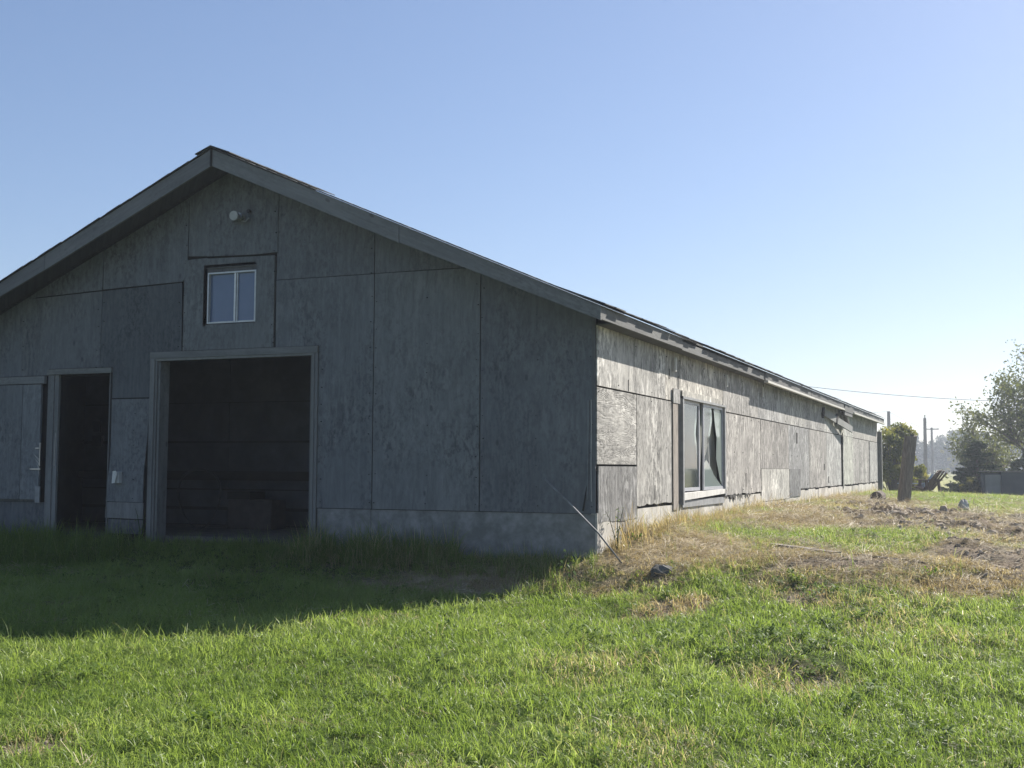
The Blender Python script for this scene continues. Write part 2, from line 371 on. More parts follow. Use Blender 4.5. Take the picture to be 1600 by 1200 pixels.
# the floor slab of the barn sits over the ground inside the walls
ins = (XX > -8.3) & (XX < -.1) & (YY > .15) & (YY < 26.0); ZZ = np.where(ins, -.15, ZZ)
nx, ny = len(ax), len(ay)
V = np.stack([XX.ravel(), YY.ravel(), ZZ.ravel()], 1)
idx = np.arange(nx*ny).reshape(ny, nx)
F = np.stack([idx[:-1,:-1].ravel(), idx[:-1,1:].ravel(), idx[1:,1:].ravel(), idx[1:,:-1].ravel()], 1)
me = bpy.data.meshes.new('ground'); me.vertices.add(len(V)); me.vertices.foreach_set('co', V.astype(np.float32).ravel())
me.loops.add(F.size); me.loops.foreach_set('vertex_index', F.ravel().astype(np.int32))
me.polygons.add(len(F)); me.polygons.foreach_set('loop_start', (np.arange(len(F))*4).astype(np.int32))
me.update(calc_edges=True)
me.polygons.foreach_set('use_smooth', np.ones(len(F), bool))
DD = np.hypot(XX-3.6, YY+10.7)
for nm, w in (('dry', patch(DRY, XX, YY)*.9), ('dirt', patch(DIRT, XX, YY)), ('far', sm((DD-30)/14))):
    at = me.attributes.new(nm, 'FLOAT', 'POINT'); at.data.foreach_set('value', w.ravel().astype(np.float32))
me.materials.append(M['ground'])
gr = bpy.data.objects.new('ground', me); link(gr); meta(gr, 'grassy farmyard ground running out to a flat field', kind='structure')

# ------------------------------------------------------------------ barn
W0 = -8.40; RIDGE_X = -4.20; SL = .4345; LEN = 26.2; OH = .43; EA = .195
def roof_z(x): return 4.270 - SL*abs(x-RIDGE_X)               # top surface of the roof deck
def wall_top(x): return roof_z(x) - .115
barn = empty('barn', (0, 0, 0), 'long weathered grey plywood barn with a gable front and an open doorway', 'barn')
def boards_poly(name, pts, y_out, thick, m, parent, axis='front', color=(1,1,1), bend=0.0, seed=None):
    """convex or simple polygon in wall coordinates, given thickness; axis front -> plane Y, side -> plane X"""
    n = len(pts); vs = []; uv = []
    for k, (a, z) in enumerate(pts):
        d = bend*random.uniform(-.3, 1)
        vs.append((a, y_out-d, z) if axis == 'front' else (y_out+d, a, z)); uv.append((a, z))
    for (a, z) in pts:
        vs.append((a, y_out+thick, z) if axis == 'front' else (y_out-thick, a, z)); uv.append((a+.02, z))
    f = list(range(n)); fs = [f if axis != 'front' else f, [n+i for i in f][::-1]]
    for i in range(n): j = (i+1) % n; fs.append((i, i+n, j+n, j))
    mb = MB().add(vs, fs, uv)
    o = mb.build(name, m, parent, color); return o

# core wall behind the sheets (dark sheathing) with the openings left out
def wall_cols(mb, xs, opens, y0, y1, top, zlo=-.3):
    for a, b in zip(xs[:-1], xs[1:]):
        cuts = sorted([(o[1], o[3]) for o in opens if o[0] <= a+1e-4 and o[2] >= b-1e-4]); z = zlo
        for c0, c1 in cuts+[(None, None)]:
            if c0 is None:
                ta, tb = top(a), top(b)
                vs = [(a,y0,z),(b,y0,z),(b,y1,z),(a,y1,z),(a,y0,ta),(b,y0,tb),(b,y1,tb),(a,y1,ta)]
                mb.add(vs, [(0,3,2,1),(4,5,6,7),(0,1,5,4),(1,2,6,5),(2,3,7,6),(3,0,4,7)])
            elif c0 > z: mb.box(a, y0, z, b, y1, c0)
            if c1 is not None: z = c1
core = MB()
fo = [(-5.18, -.2, -3.18, 2.06), (-6.63, -.2, -5.88, 1.915), (-4.56, 2.445, -3.90, 3.06)]
fo = [(a, -.35, b2, d) if c < 0 else (a, c, b2, d) for (a, c, b2, d) in fo]
wall_cols(core, [-8.40,-6.63,-5.88,-5.18,-4.56,-4.20,-3.90,-3.18,-.02], fo, .03, .12, lambda x: wall_top(x)-.01)
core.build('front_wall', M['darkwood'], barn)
side = MB()
def side_cols(mb, ys, opens, x0, x1, top, zlo=-.2):
    for a, b in zip(ys[:-1], ys[1:]):
        cuts = sorted([(o[1], o[3]) for o in opens if o[0] <= a+1e-4 and o[2] >= b-1e-4]); z = zlo
        for c0, c1 in cuts+[(None, None)]:
            hi = top if c0 is None else c0
            if hi > z: mb.box(x0, a, z, x1, b, hi)
            if c1 is not None: z = c1
side_cols(side, [.125, 3.19, 5.36, LEN], [(3.19, .55, 5.36, 1.70)], -.12, -.03, 2.25)
side.build('side_wall', M['darkwood'], barn)
MB().box(W0, .125, -.2, W0+.09, LEN, 2.25).build('side_wall', M['darkwood'], barn)
bk_ = MB(); wall_cols(bk_, [-8.30,-4.20,-.13], [], LEN-.1, LEN, lambda x: wall_top(x)-.01); bk_.build('rear_wall', M['darkwood'], barn)

# front sheets -------------------------------------------------------
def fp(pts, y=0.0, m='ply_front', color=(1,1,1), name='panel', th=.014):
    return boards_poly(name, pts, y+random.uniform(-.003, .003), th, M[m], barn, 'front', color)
T = lambda x: wall_top(x)
g = .006
Z1, Z2 = .437, 2.876
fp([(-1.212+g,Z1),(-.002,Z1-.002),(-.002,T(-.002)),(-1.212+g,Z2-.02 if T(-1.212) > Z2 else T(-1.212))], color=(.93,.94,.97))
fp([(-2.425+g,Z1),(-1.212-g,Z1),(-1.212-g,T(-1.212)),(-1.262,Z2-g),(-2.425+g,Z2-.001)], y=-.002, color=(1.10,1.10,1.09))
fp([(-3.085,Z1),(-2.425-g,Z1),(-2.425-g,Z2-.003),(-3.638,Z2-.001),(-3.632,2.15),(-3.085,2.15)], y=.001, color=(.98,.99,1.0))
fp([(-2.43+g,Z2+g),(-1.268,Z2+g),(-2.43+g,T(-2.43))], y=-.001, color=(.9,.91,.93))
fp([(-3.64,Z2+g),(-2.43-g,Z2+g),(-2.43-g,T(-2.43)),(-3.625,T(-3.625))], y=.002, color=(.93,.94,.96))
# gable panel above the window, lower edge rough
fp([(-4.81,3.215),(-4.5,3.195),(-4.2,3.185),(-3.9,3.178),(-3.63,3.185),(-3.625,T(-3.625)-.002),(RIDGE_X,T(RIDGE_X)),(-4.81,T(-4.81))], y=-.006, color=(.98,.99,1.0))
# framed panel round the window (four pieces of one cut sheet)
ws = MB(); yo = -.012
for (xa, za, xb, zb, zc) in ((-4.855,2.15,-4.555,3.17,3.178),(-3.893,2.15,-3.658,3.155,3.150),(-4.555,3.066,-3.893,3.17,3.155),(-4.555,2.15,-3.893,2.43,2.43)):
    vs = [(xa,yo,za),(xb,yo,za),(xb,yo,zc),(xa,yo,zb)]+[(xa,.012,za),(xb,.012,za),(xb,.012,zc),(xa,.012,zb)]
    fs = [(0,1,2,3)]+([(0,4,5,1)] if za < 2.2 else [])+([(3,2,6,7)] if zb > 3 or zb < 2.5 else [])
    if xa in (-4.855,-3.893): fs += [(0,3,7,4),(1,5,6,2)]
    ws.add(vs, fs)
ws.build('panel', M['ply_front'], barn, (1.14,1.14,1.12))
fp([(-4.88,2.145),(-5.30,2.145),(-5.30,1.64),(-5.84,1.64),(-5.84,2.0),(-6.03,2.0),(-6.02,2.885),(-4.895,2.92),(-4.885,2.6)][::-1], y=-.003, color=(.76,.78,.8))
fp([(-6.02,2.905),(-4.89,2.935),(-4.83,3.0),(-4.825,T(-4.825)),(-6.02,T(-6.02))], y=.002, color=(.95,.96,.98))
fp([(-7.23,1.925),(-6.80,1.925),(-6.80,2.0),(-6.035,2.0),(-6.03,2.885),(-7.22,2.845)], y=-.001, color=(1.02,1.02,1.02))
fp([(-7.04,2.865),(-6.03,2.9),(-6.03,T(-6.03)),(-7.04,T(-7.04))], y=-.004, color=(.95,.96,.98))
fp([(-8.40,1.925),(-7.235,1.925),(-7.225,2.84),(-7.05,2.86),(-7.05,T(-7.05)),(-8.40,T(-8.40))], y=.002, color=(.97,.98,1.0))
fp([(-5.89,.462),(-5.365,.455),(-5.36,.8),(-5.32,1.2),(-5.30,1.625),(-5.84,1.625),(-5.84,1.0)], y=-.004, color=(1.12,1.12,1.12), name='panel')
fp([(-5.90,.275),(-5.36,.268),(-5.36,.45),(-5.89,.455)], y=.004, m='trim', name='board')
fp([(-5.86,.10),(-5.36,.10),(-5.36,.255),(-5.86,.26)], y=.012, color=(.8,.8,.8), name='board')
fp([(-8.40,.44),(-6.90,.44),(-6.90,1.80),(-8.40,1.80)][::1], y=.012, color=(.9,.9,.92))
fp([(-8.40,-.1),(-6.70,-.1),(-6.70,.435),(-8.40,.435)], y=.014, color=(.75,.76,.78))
# narrow strip with a lifted lower end at the right corner
fp([(-.085,.56),(-.075,.56),(-.06,1.515),(-.08,1.515)], y=-.012, color=(1.2,1.2,1.2), name='board')
fp([(-.135,.46),(-.115,.46),(-.082,.72),(-.085,.72)], y=-.009, m='darkwood', name='split')
mb = MB().tube([(-.035,-.02,.55),(-.04,-.022,.9),(-.036,-.02,1.3),(-.038,-.022,1.52)], .0055, 6); mb.build('conduit', M['plastic'], barn, (.5,.5,.5))
MB().box(-.03,-.012,1.52,-.002,.0,T(0)-.05).build('corner_board', M['trim'], barn, (.7,.7,.72))

nl = MB()
for xs_, za, zb in ((-.04,.5,2.2),(-1.18,.5,2.8),(-1.245,.5,2.8),(-1.8,.5,2.8),(-2.39,.5,2.8),(-2.46,.5,3.5),(-3.05,.5,2.1),(-.6,.5,2.4),(-3.67,2.2,3.1),(-4.84,2.2,3.8),(-4.92,2.2,2.9),(-5.99,2.0,2.85),(-6.07,2.0,2.85),(-3.66,3.2,3.8),(-5.5,.5,1.6),(-7.2,2,2.7)):
    z = za
    while z < zb:
        x_, z_ = xs_+random.uniform(-.012, .012), z; r_ = random.uniform(.002, .0048); nl.box(x_-r_, -.0165, z_-r_, x_+r_, -.001, z_+r_); z += random.uniform(.16, .30)
nl = nl.build('nail_heads', M['darkwood'], barn); nl['kind'] = 'stuff'
ns = MB()
for k_ in range(44):
    for zz in (.56, 1.1, 1.6, 1.70, 2.15):
        y_ = .06+k_*.605+random.uniform(-.02, .02); r_ = random.uniform(.003, .006)
        if 3.0 < y_ < 5.45 and zz < 1.75: continue
        if random.random() < .6: ns.box(.010, y_-r_, zz-r_, .0195, y_+r_, zz+r_)
ns = ns.build('nail_heads', M['darkwood'], barn); ns['kind'] = 'stuff'

# foundation ----------------------------------------------------------
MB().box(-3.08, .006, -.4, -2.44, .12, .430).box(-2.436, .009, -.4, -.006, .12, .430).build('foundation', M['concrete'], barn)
fm = MB()
ysf = np.linspace(.01, LEN-.01, 60)
for a, b in zip(ysf[:-1], ysf[1:]):
    t = .455+random.uniform(-.02, .015)
    fm.box(-.05, a, -.3, .012+random.uniform(-.004, .004), b-.002, min(t, .50 if a > 3 else .44))
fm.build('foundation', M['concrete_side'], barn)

# door frames ------------------------------------------------------------
def bd(x0, y0, z0, x1, y1, z1, m='trim', color=(1,1,1), name='board', parent=None):
    mb = MB(); mb.box(x0, y0, z0, x1, y1, z1); 
    vert = (z1-z0) > (x1-x0)
    mb.uv = [(p[0]+p[1], p[2]) if vert else (p[2], p[0]+p[1]) for p in mb.v]
    return mb.build(name, M[m], parent or barn, color)
df = bd(-5.295,-.028,2.072,-3.09,-.002,2.144, name='door_frame')
bd(-5.275,-.02,2.045,-3.16,.06,2.070, parent=df, name='casing', color=(1.15,1.15,1.1))
bd(-5.285,-.03,-.25,-5.225,-.001,2.070, parent=df, name='casing')
bd(-5.222,-.018,-.25,-5.195,.02,2.044, parent=df, name='casing', color=(.9,.9,.9))
bd(-5.192,.0,-.25,-5.165,.16,2.044, parent=df, name='jamb', color=(1.05,1.05,1.05))
bd(-3.185,.0,-.25,-3.160,.16,2.044, parent=df, name='jamb', color=(.9,.9,.9))
bd(-3.158,-.024,-.25,-3.125,-.001,2.070, parent=df, name='casing')
bd(-3.122,-.018,-.25,-3.088,.002,2.070, parent=df, name='casing', color=(.88,.88,.9))
df2 = bd(-6.80,-.03,1.93,-5.842,-.001,1.992, name='door_frame', color=(1.1,1.1,1.05))
bd(-6.79,-.012,-.25,-6.70,.01,1.928, parent=df2, name='casing')
bd(-6.698,.0,-.25,-6.64,.13,1.928, parent=df2, name='jamb', color=(1.1,1.1,1.1))
bd(-5.885,.0,-.25,-5.872,.13,1.928, parent=df2, name='jamb', color=(.9,.9,.9))
MB().tube([(-6.665,-.006,.86),(-6.66,-.006,1.25)], .004, 6).build('latch_bar', M['metal'], df2)

# open door leaf swung against the wall, left edge of the picture
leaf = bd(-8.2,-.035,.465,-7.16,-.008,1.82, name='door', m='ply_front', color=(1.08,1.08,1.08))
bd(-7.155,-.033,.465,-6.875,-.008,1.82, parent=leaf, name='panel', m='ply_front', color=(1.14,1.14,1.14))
bd(-8.2,-.045,1.828,-6.82,-.006,1.915, parent=leaf, name='head_board', color=(1.1,1.1,1.1))
bd(-6.905,-.048,.43,-6.835,-.036,.62, parent=leaf, name='hinge', m='darkframe')
MB().box(-6.92,-.05,1.06,-6.84,-.037,1.075).box(-6.855,-.05,.86,-6.843,-.036,1.13).box(-7.0,-.045,.815,-6.84,-.036,.83).build('latch', M['metal'], leaf)
cl = MB()
for k in range(5):
    z = 1.0-.05*k; cl.add([(-6.95+.02*k,-.038,z),(-6.86,-.038,z-.06),(-6.855,-.038,z-.1),(-6.93+.015*k,-.038,z-.03)], [(0,1,2,3)])
cl.build('scuffs', M['plastic'], leaf, (.5,.5,.5))

# gable window -----------------------------------------------------------
wn = MB(); x0, x1, z0, z1 = -4.555, -3.90, 2.44, 3.062
MB().box(x0-.035,-.012,z1-.004,x1+.0,.03,z1+.034).box(x0-.035,-.012,z0-.03,x0,.03,z1-.006).build('window_casing', M['trim'], barn, (.85,.85,.87))
win = MB(); t = .018
win.box(x0+.012,-.004,z0,x1,.05,z0+t).box(x0+.012,-.004,z1-.07,x1,.05,z1-.07+t).box(x0+.012,-.004,z0+t,x0+.012+t,.05,z1-.07).box(x1-t,-.004,z0+t,x1,.05,z1-.07)
w = win.build('window', M['alu'], barn)
mx = -4.185
MB().box(mx-.006,.004,z0+t,mx+.016,.03,z1-.07).build('mullion', M['alu'], w, (1.2,1.2,1.2))
MB().box(mx+.024,.012,z0+t,mx+.036,.035,z1-.07).build('mullion', M['alu'], w, (1.0,1.0,1.0))
MB().box(x0+.012+t,.034,z0+t,mx-.006,.04,z1-.07).build('pane', M['bluepane'], w)
MB().box(mx+.036,.028,z0+t,x1-t,.033,z1-.07).build('pane', M['bluepane'], w)
MB().box(x0+.0,.004,z1-.05,x1,.05,z1).build('head_board', M['trim'], w, (.6,.6,.62))

# side sheets ------------------------------------------------------------
def sp(y0, z0, y1, z1, m='ply_side', color=(1,1,1), name='panel', x=.0, th=.013, jag=0, rot=False):
    x = x+.012+random.uniform(-.002, .004)
    def edge(a, b, za, zb, n, amp):
        return [(a+(b-a)*i/n, za+(zb-za)*i/n+(random.uniform(-amp, amp) if 0 < i < n else 0)) for i in range(n+1)]
    bot = edge(y0, y1, z0, z0, max(9, int((y1-y0)*11)) if jag else 1, jag); top = edge(y1, y0, z1, z1, 1, 0)
    pts = bot+top
    o = boards_poly(name, pts, x, th, M[m], barn, 'side', color)
    if rot:
        me = o.data; uvl = me.uv_layers[0].data
        for l in uvl: l.uv = (l.uv[1], l.uv[0])
    return o
ZS = 1.650; ZT = 2.235
ups = [.004, 2.44, 5.42, 7.88, 10.2, 12.6, 15.1, 17.86, 20.1, 23.0, LEN]
for i, (a, b) in enumerate(zip(ups[:-1], ups[1:])):
    c = [(1.15,1.13,1.10),(1.15,1.11,1.04),(1.0,.98,.96),(.84,.84,.85),(1.08,1.07,1.05),(.9,.9,.9),(1.02,1.02,1.0),(1.02,1.04,1.0),(.95,.93,.9),(1.05,1.03,1.0)][i]
    if i == 1: sp(a+.004, ZS+.008, 3.02, ZT, color=c); a = 3.024
    sp(a+.004, ZS+.008+(.1 if i == 1 else 0), b-.004, ZT, color=c)
low = [(.004,1.30,1),(1.305,2.70,2),(5.44,8.06,3),(8.07,10.66,4),(10.665,12.98,5),(12.99,15.4,6),(15.41,17.80,7),(18.15,20.13,8),(20.14,23.82,6),(24.02,LEN,7)]
cl_ = {1:(.98,.96,.93),2:(1.0,.98,.95),3:(.95,.92,.89),4:(.80,.77,.75),5:(.76,.77,.79),6:(.92,.90,.88),7:(.92,.93,.93),8:(1.08,1.1,1.02),9:(.8,.8,.8)}
for (a, b, k) in low:
    z0 = {1:.905, 2:.475, 3:.50}.get(k, .49); 
    if 8 < a < 10 or k == 4: z0 = .865
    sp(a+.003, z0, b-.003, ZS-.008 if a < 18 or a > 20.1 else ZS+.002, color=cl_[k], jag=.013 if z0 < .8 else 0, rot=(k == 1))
sp(.035, .345, 1.30, .885, x=.006, color=(.62,.62,.63), jag=.015)           # dark square patch at the corner
sp(8.08, .345, 10.66, .86, x=.004, color=(1.14,1.12,1.07))                # pale patch
sp(10.67, .36, 11.85, .86, x=.012, color=(.50,.51,.53))                   # dark patch
sp(5.44, .40, 8.06, .475, x=-.006, color=(1.2,1.18,1.1), jag=.012)
for (y, z, w_, h_) in ((11.50,1.33,.10,.20),(14.98,.84,.12,.13),(15.6,.56,.14,.14),(23.86,1.52,.13,.09)):
    MB().box(.010, y, z, .0185, y+w_, z+h_).build('hole', M['darkwood'], barn)
for (y, z, l) in ((1.0,1.66,.12),(1.98,.52,.16),(3.0,1.76,.2),(2.6,1.9,.12),(6.9,.6,.2)):
    MB().box(.014, y, z, .0185, y+.012, z+l).build('crack', M['darkwood'], barn)
sp(18.02, .40, 18.14, 1.72, x=.02, color=(1.2,1.22,1.15), name='board')
MB().box(-.02, 23.83, .5, .004, 24.01, 1.58).build('gap_backing', M['darkwood'], barn)
MB().box(.02, 23.84, 1.40, .03, 24.0, 1.50).build('board', M['fascia'], barn)
# ragged strip under the sheets
for i in range(12):
    y = 5.5+i*.2+random.uniform(-.08, .08)
    if random.random() < .4: continue
    MB().add([(.02,y,.50),(.02,y+random.uniform(.08,.3),.50),(.035,y+.1,.45+random.uniform(-.05,.03)),(.03,y+.03,.44)], [(0,1,2,3)]).build('splinter', M['darkwood'], barn)

# window post and side window
po = MB().box(.006, 2.72, .385, .030, 2.94, 1.62); po.build('post', M['oldwood'], barn, (1.15,1.15,1.15))
MB().box(.022, 2.72, 1.63, .036, 3.02, 1.80).build('board', M['ply_side'], barn, (1.0,1.0,1.0))
sw = MB()
Y0, Y1, A0, A1 = 3.19, 5.36, .56, 1.70
sw.box(-.04,Y0-.11,A0-.13,.055,Y0-.055,A1+.03).box(-.04,Y0-.11,A1,.06,Y1+.05,A1+.028).box(-.04,Y1+.002,A0-.06,.05,Y1+.055,A1-.002)
sw = sw.build('side_window', M['darkframe'], barn)
MB().box(-.03,Y0-.052,A0-.06,.035,Y0-.005,A1-.005).build('jamb_liner', M['whiteboard'], sw)
MB().add([(.05,Y0-.05,A0-.075),(.05,Y1+.12,A0-.03),(-.04,Y1+.12,A0-.03),(-.04,Y0-.05,A0-.075),(.05,Y0-.05,A0+.01),(.05,Y1+.02,A0+.03),(-.04,Y1+.02,A0+.03),(-.04,Y0-.05,A0+.01)], [(0,3,2,1),(4,5,6,7),(0,1,5,4),(1,2,6,5),(2,3,7,6),(3,0,4,7)]).build('sill', M['whiteboard'], sw)
MB().box(.0,Y0-.05,A0-.16,.03,Y1+.02,A0-.08).build('sill_board', M['darkframe'], sw)
MB().box(.012,Y0-.08,A1+.03,.038,Y1-.1,A1+.10).build('head_board', M['ply_side'], sw, (1.3,1.27,1.18))
ym = 4.12
def sash(ya, yb, x):
    m_ = MB(); b = .04
    m_.box(x,ya,A0+.03,x+.02,ya+b,A1).box(x,yb-b,A0+.03,x+.02,yb,A1).box(x,ya+b,A1-b,x+.02,yb-b,A1).box(x,ya+b,A0+.03,x+.02,yb-b,A0+.03+b)
    return m_.build('sash', M['alu'], sw, (.75,.75,.8))
s1 = sash(Y0, ym-.02, -.015); s2 = sash(ym+.10, Y1, .004)
def shard(pts, x, m, parent, name='pane', color=(1,1,1)):
    vs = [(x, a, z) for a, z in pts]; n = len(vs); vs += [(x-.004, a, z) for a, z in pts]
    fs = [list(range(n)), [n+i for i in range(n)][::-1]]+[(i, i+n, (i+1) % n+n, (i+1) % n) for i in range(n)]
    return MB().add(vs, fs).build(name, M[m], parent, color)
shard([(Y0+.04,A0+.07),(ym-.06,A0+.07),(ym-.06,1.02),(ym-.18,1.3),(ym-.06,A1-.04),(Y0+.04,A1-.04)], -.008, 'glass', s1)
shard([(4.26,A0+.07),(5.32,A0+.07),(5.2,.66),(5.02,.72),(4.85,.78),(4.62,.90),(4.42,.98),(4.28,.93)], .011, 'frost', s2, 'pane')
shard([(5.32,A0+.07),(5.32,A1-.04),(4.85,A1-.04),(4.92,1.45),(5.02,1.28),(4.98,1.0),(5.2,.72)], .012, 'frost', s2, 'pane')
shard([(4.26,1.0),(4.30,.99),(4.6,1.25),(4.75,1.5),(4.72,A1-.04),(4.26,A1-.04)], .013, 'glass', s2, 'pane')
for k, (a0, a1, b0, b1, xx) in enumerate([(3.30,3.42,3.36,3.50,-.09),(3.52,3.70,3.40,3.62,-.11),(3.80,3.95,3.88,3.98,-.08),(4.40,4.85,4.34,4.55,-.12),(4.95,5.3,4.80,5.15,-.10),(4.55,4.98,4.70,5.30,-.07)]):
    cu = MB(); n = 7
    for i in range(n):
        f0 = i/n; f1 = (i+1)/n
        xa = xx+.03*math.sin(f0*9+k); xb = xx+.03*math.sin(f1*9+k)
        ya, yb = a0+(a1-a0)*f0, a0+(a1-a0)*f1; yc, yd = b0+(b1-b0)*f0, b0+(b1-b0)*f1
        cu.add([(xa,yc,A0),(xb,yd,A0),(xb,yb,A1),(xa,ya,A1)], [(0,1,2,3)])
    cu.build('curtain', M['curtain'], sw, (1,1,1), True)

# roof ---------------------------------------------------------------
roof = MB()
ya, yb = -OH+.02, LEN+.25
for sgn in (1, -1):
    xe = RIDGE_X+sgn*(4.20+EA-.012); ze = roof_z(xe)
    vs = [(RIDGE_X,ya,4.27),(xe,ya,ze),(xe,yb,ze),(RIDGE_X,yb,4.27),(RIDGE_X,ya,4.235),(xe,ya,ze-.035),(xe,yb,ze-.035),(RIDGE_X,yb,4.235)]
    fs = [(0,1,2,3),(7,6,5,4),(0,4,5,1),(1,5,6,2),(2,6,7,3),(3,7,4,0)]
    if sgn < 0: fs = [f[::-1] for f in fs]
    roof.add(vs, fs, [(p[0], p[1]) for p in vs])
rf = roof.build('roof', M['shingle'], barn)
# soffit closes the underside of the eaves and the gable overhang
sf = MB()
for sgn in (1, -1):
    xe = RIDGE_X+sgn*(4.20+EA-.03)
    a = (RIDGE_X, roof_z(RIDGE_X)-.06); b = (xe, roof_z(xe)-.06)
    vs = [(a[0],-OH+.025,a[1]),(b[0],-OH+.025,b[1]),(b[0],.02,b[1]),(a[0],.02,a[1]),(a[0],-OH+.025,a[1]+.02),(b[0],-OH+.025,b[1]+.02),(b[0],.02,b[1]+.02),(a[0],.02,a[1]+.02)]
    sf.add(vs, [(0,3,2,1),(4,5,6,7),(0,1,5,4),(1,2,6,5),(2,3,7,6),(3,0,4,7)])
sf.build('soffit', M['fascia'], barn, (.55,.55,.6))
# rake fascia
for sgn in (1, -1):
    xe = RIDGE_X+sgn*(4.20+EA); n = 6
    for k in range(2):
        u0, u1 = (0, .52) if k == 0 else (.5215, 1.0)
        pa = RIDGE_X+(xe-RIDGE_X)*u0+sgn*(.006 if k == 0 else 0); pb = RIDGE_X+(xe-RIDGE_X)*u1
        hh = .185 if k == 0 else .180
        vs = []
        for px in (pa, pb):
            zt = roof_z(px)+.0
            lo = hh if px != xe else .135
            for (yy, zz) in ((-OH-.005+.002*k, zt-lo), (-OH+.022, zt-lo), (-OH+.022, zt-.004), (-OH-.005+.002*k, zt-.004)): vs.append((px, yy, zz))
        uv = [(0,0),(.02,0),(.02,.2),(0,.2)]; L = abs(pb-pa); uv = [(b_, a_) for a_, b_ in uv]
        uvs = [(q[2]-roof_z(q[0]), q[0]*1.09) for q in vs]
        MB().add(vs, [(0,1,2,3),(7,6,5,4),(0,4,5,1),(1,5,6,2),(2,6,7,3),(3,7,4,0)], uvs).build('fascia', M['fascia'], barn, (1.05,1.05,1.05) if sgn > 0 else (.95,.95,.97))
MB().beam((RIDGE_X,-OH-.012,4.08),(RIDGE_X,-OH-.012,4.262), .022, .012, (0,1,0)).build('joint_strip', M['darkwood'], barn)
# thin shingle overhang along the rakes: individual shingle ends
k = 0
for sgn in (1, -1):
    u = 0.03
    while u < 4.2+EA:
        ln = random.uniform(.125, .145); x = RIDGE_X+sgn*u; x2 = RIDGE_X+sgn*min(u+ln+.05, 4.2+EA+.03)
        z, z2 = roof_z(x)+.012, roof_z(x2)+.004; yo = -OH-.015-random.uniform(0, .012)
        vs = [(x,yo,z),(x2,yo,z2),(x2,.2,z2),(x,.2,z),(x,yo,z+.007),(x2,yo,z2+.007+random.uniform(0,.004)),(x2,.2,z2+.007),(x,.2,z+.007)]
        fs = [(0,3,2,1),(4,5,6,7),(0,1,5,4),(1,2,6,5),(2,3,7,6),(3,0,4,7)]
        if sgn < 0: fs = [f[::-1] for f in fs]
        MB().add(vs, fs).build('shingle', M['shingle'], rf); u += ln
# eave shingle tabs along the side
y = -OH-.01
while y < LEN+.2:
    ln = random.uniform(.28, .34); x = EA+random.uniform(.035, .065); xi = -.25; lift = random.uniform(0, .012)+(.02 if random.random() < .08 else 0)
    if random.random() < .05: x -= .06
    za, zb = roof_z(xi)+.010, roof_z(EA)+.004+lift*.6
    vs = [(xi,y,za),(x,y+.004,zb),(x,y+ln-.006,zb+random.uniform(-.004,.01)),(xi,y+ln,za),(xi,y,za+.008),(x,y+.004,zb+.009),(x,y+ln-.006,zb+.010),(xi,y+ln,za+.008)]
    MB().add(vs, [(0,3,2,1),(4,5,6,7),(0,1,5,4),(1,2,6,5),(2,3,7,6),(3,0,4,7)]).build('shingle', M['shingle'], rf); y += ln
for yy in (-.46, -.12, .25, .6, .95, 1.3):
    lf = random.uniform(0, .012); c = MB()
    w_ = .20
    for sgn in (1, -1):
        a = (RIDGE_X, 4.292+lf); b = (RIDGE_X+sgn*w_*(1.25 if sgn > 0 else 1), roof_z(RIDGE_X+sgn*w_)+.016+(.022 if (sgn < 0 and yy < 0) else .0))
        vs = [(a[0],yy,a[1]),(b[0],yy,b[1]),(b[0],yy+.38,b[1]-.004),(a[0],yy+.38,a[1]-.004),(a[0],yy,a[1]+.01),(b[0],yy,b[1]+.01),(b[0],yy+.38,b[1]+.006),(a[0],yy+.38,a[1]+.006)]
        fs = [(0,3,2,1),(4,5,6,7),(0,1,5,4),(1,2,6,5),(2,3,7,6),(3,0,4,7)]
        c.add(vs, fs if sgn > 0 else [f[::-1] for f in fs])
    c.build('ridge_shingle', M['shingle'], rf)
# eave fascia sections
zt = roof_z(EA)-.006
secs = [(-OH+.024, 2.55, .118, 0, .85), (2.56, 7.55, .125, -.012, .8), (7.56, 12.2, .125, .0, .7), (12.21, 17.0, .125, .004, .68), (17.05, 18.6, .18, .014, .8), (18.65, 22.4, .125, .0, .95), (22.41, LEN+.22, .12, .003, 1.0)]
for (a, b, h, dx, c) in secs:
    mb = MB().box(EA-.022+dx, a, zt-h, EA+dx, b, zt); mb.uv = [(p[2], p[1]) for p in mb.v]
    mb.build('fascia', M['fascia'], barn, (c, c, c*.98))
for (a, b) in ((7.6, 12.4), (12.42, 16.9), (18.7, 22.3), (22.32, 26.35)):
    mb = MB().box(EA-.03, a, zt-.162, EA+.035, b, zt-.128); mb.uv = [(p[2], p[1]) for p in mb.v]
    mb.build('drip_board', M['whiteboard'], barn, (.9,.9,.88))
MB().box(EA-.02, 17.1, zt-.26, EA+.004, 18.55, zt-.186).build('board', M['fascia'], barn, (.75,.75,.75))
for y in (2.75, 5.5, 8.1, 11.0, 13.6):
    MB().box(.04, y, 2.0, .055, y+.05, 2.16).build('sun_streak_strip', M['whiteboard'], barn)  # white slips stand in for streaks of sun through the fascia gaps
MB().box(.0, .0, ZT, EA-.024, LEN, ZT+.012).build('soffit', M['fascia'], barn, (.6,.6,.6))

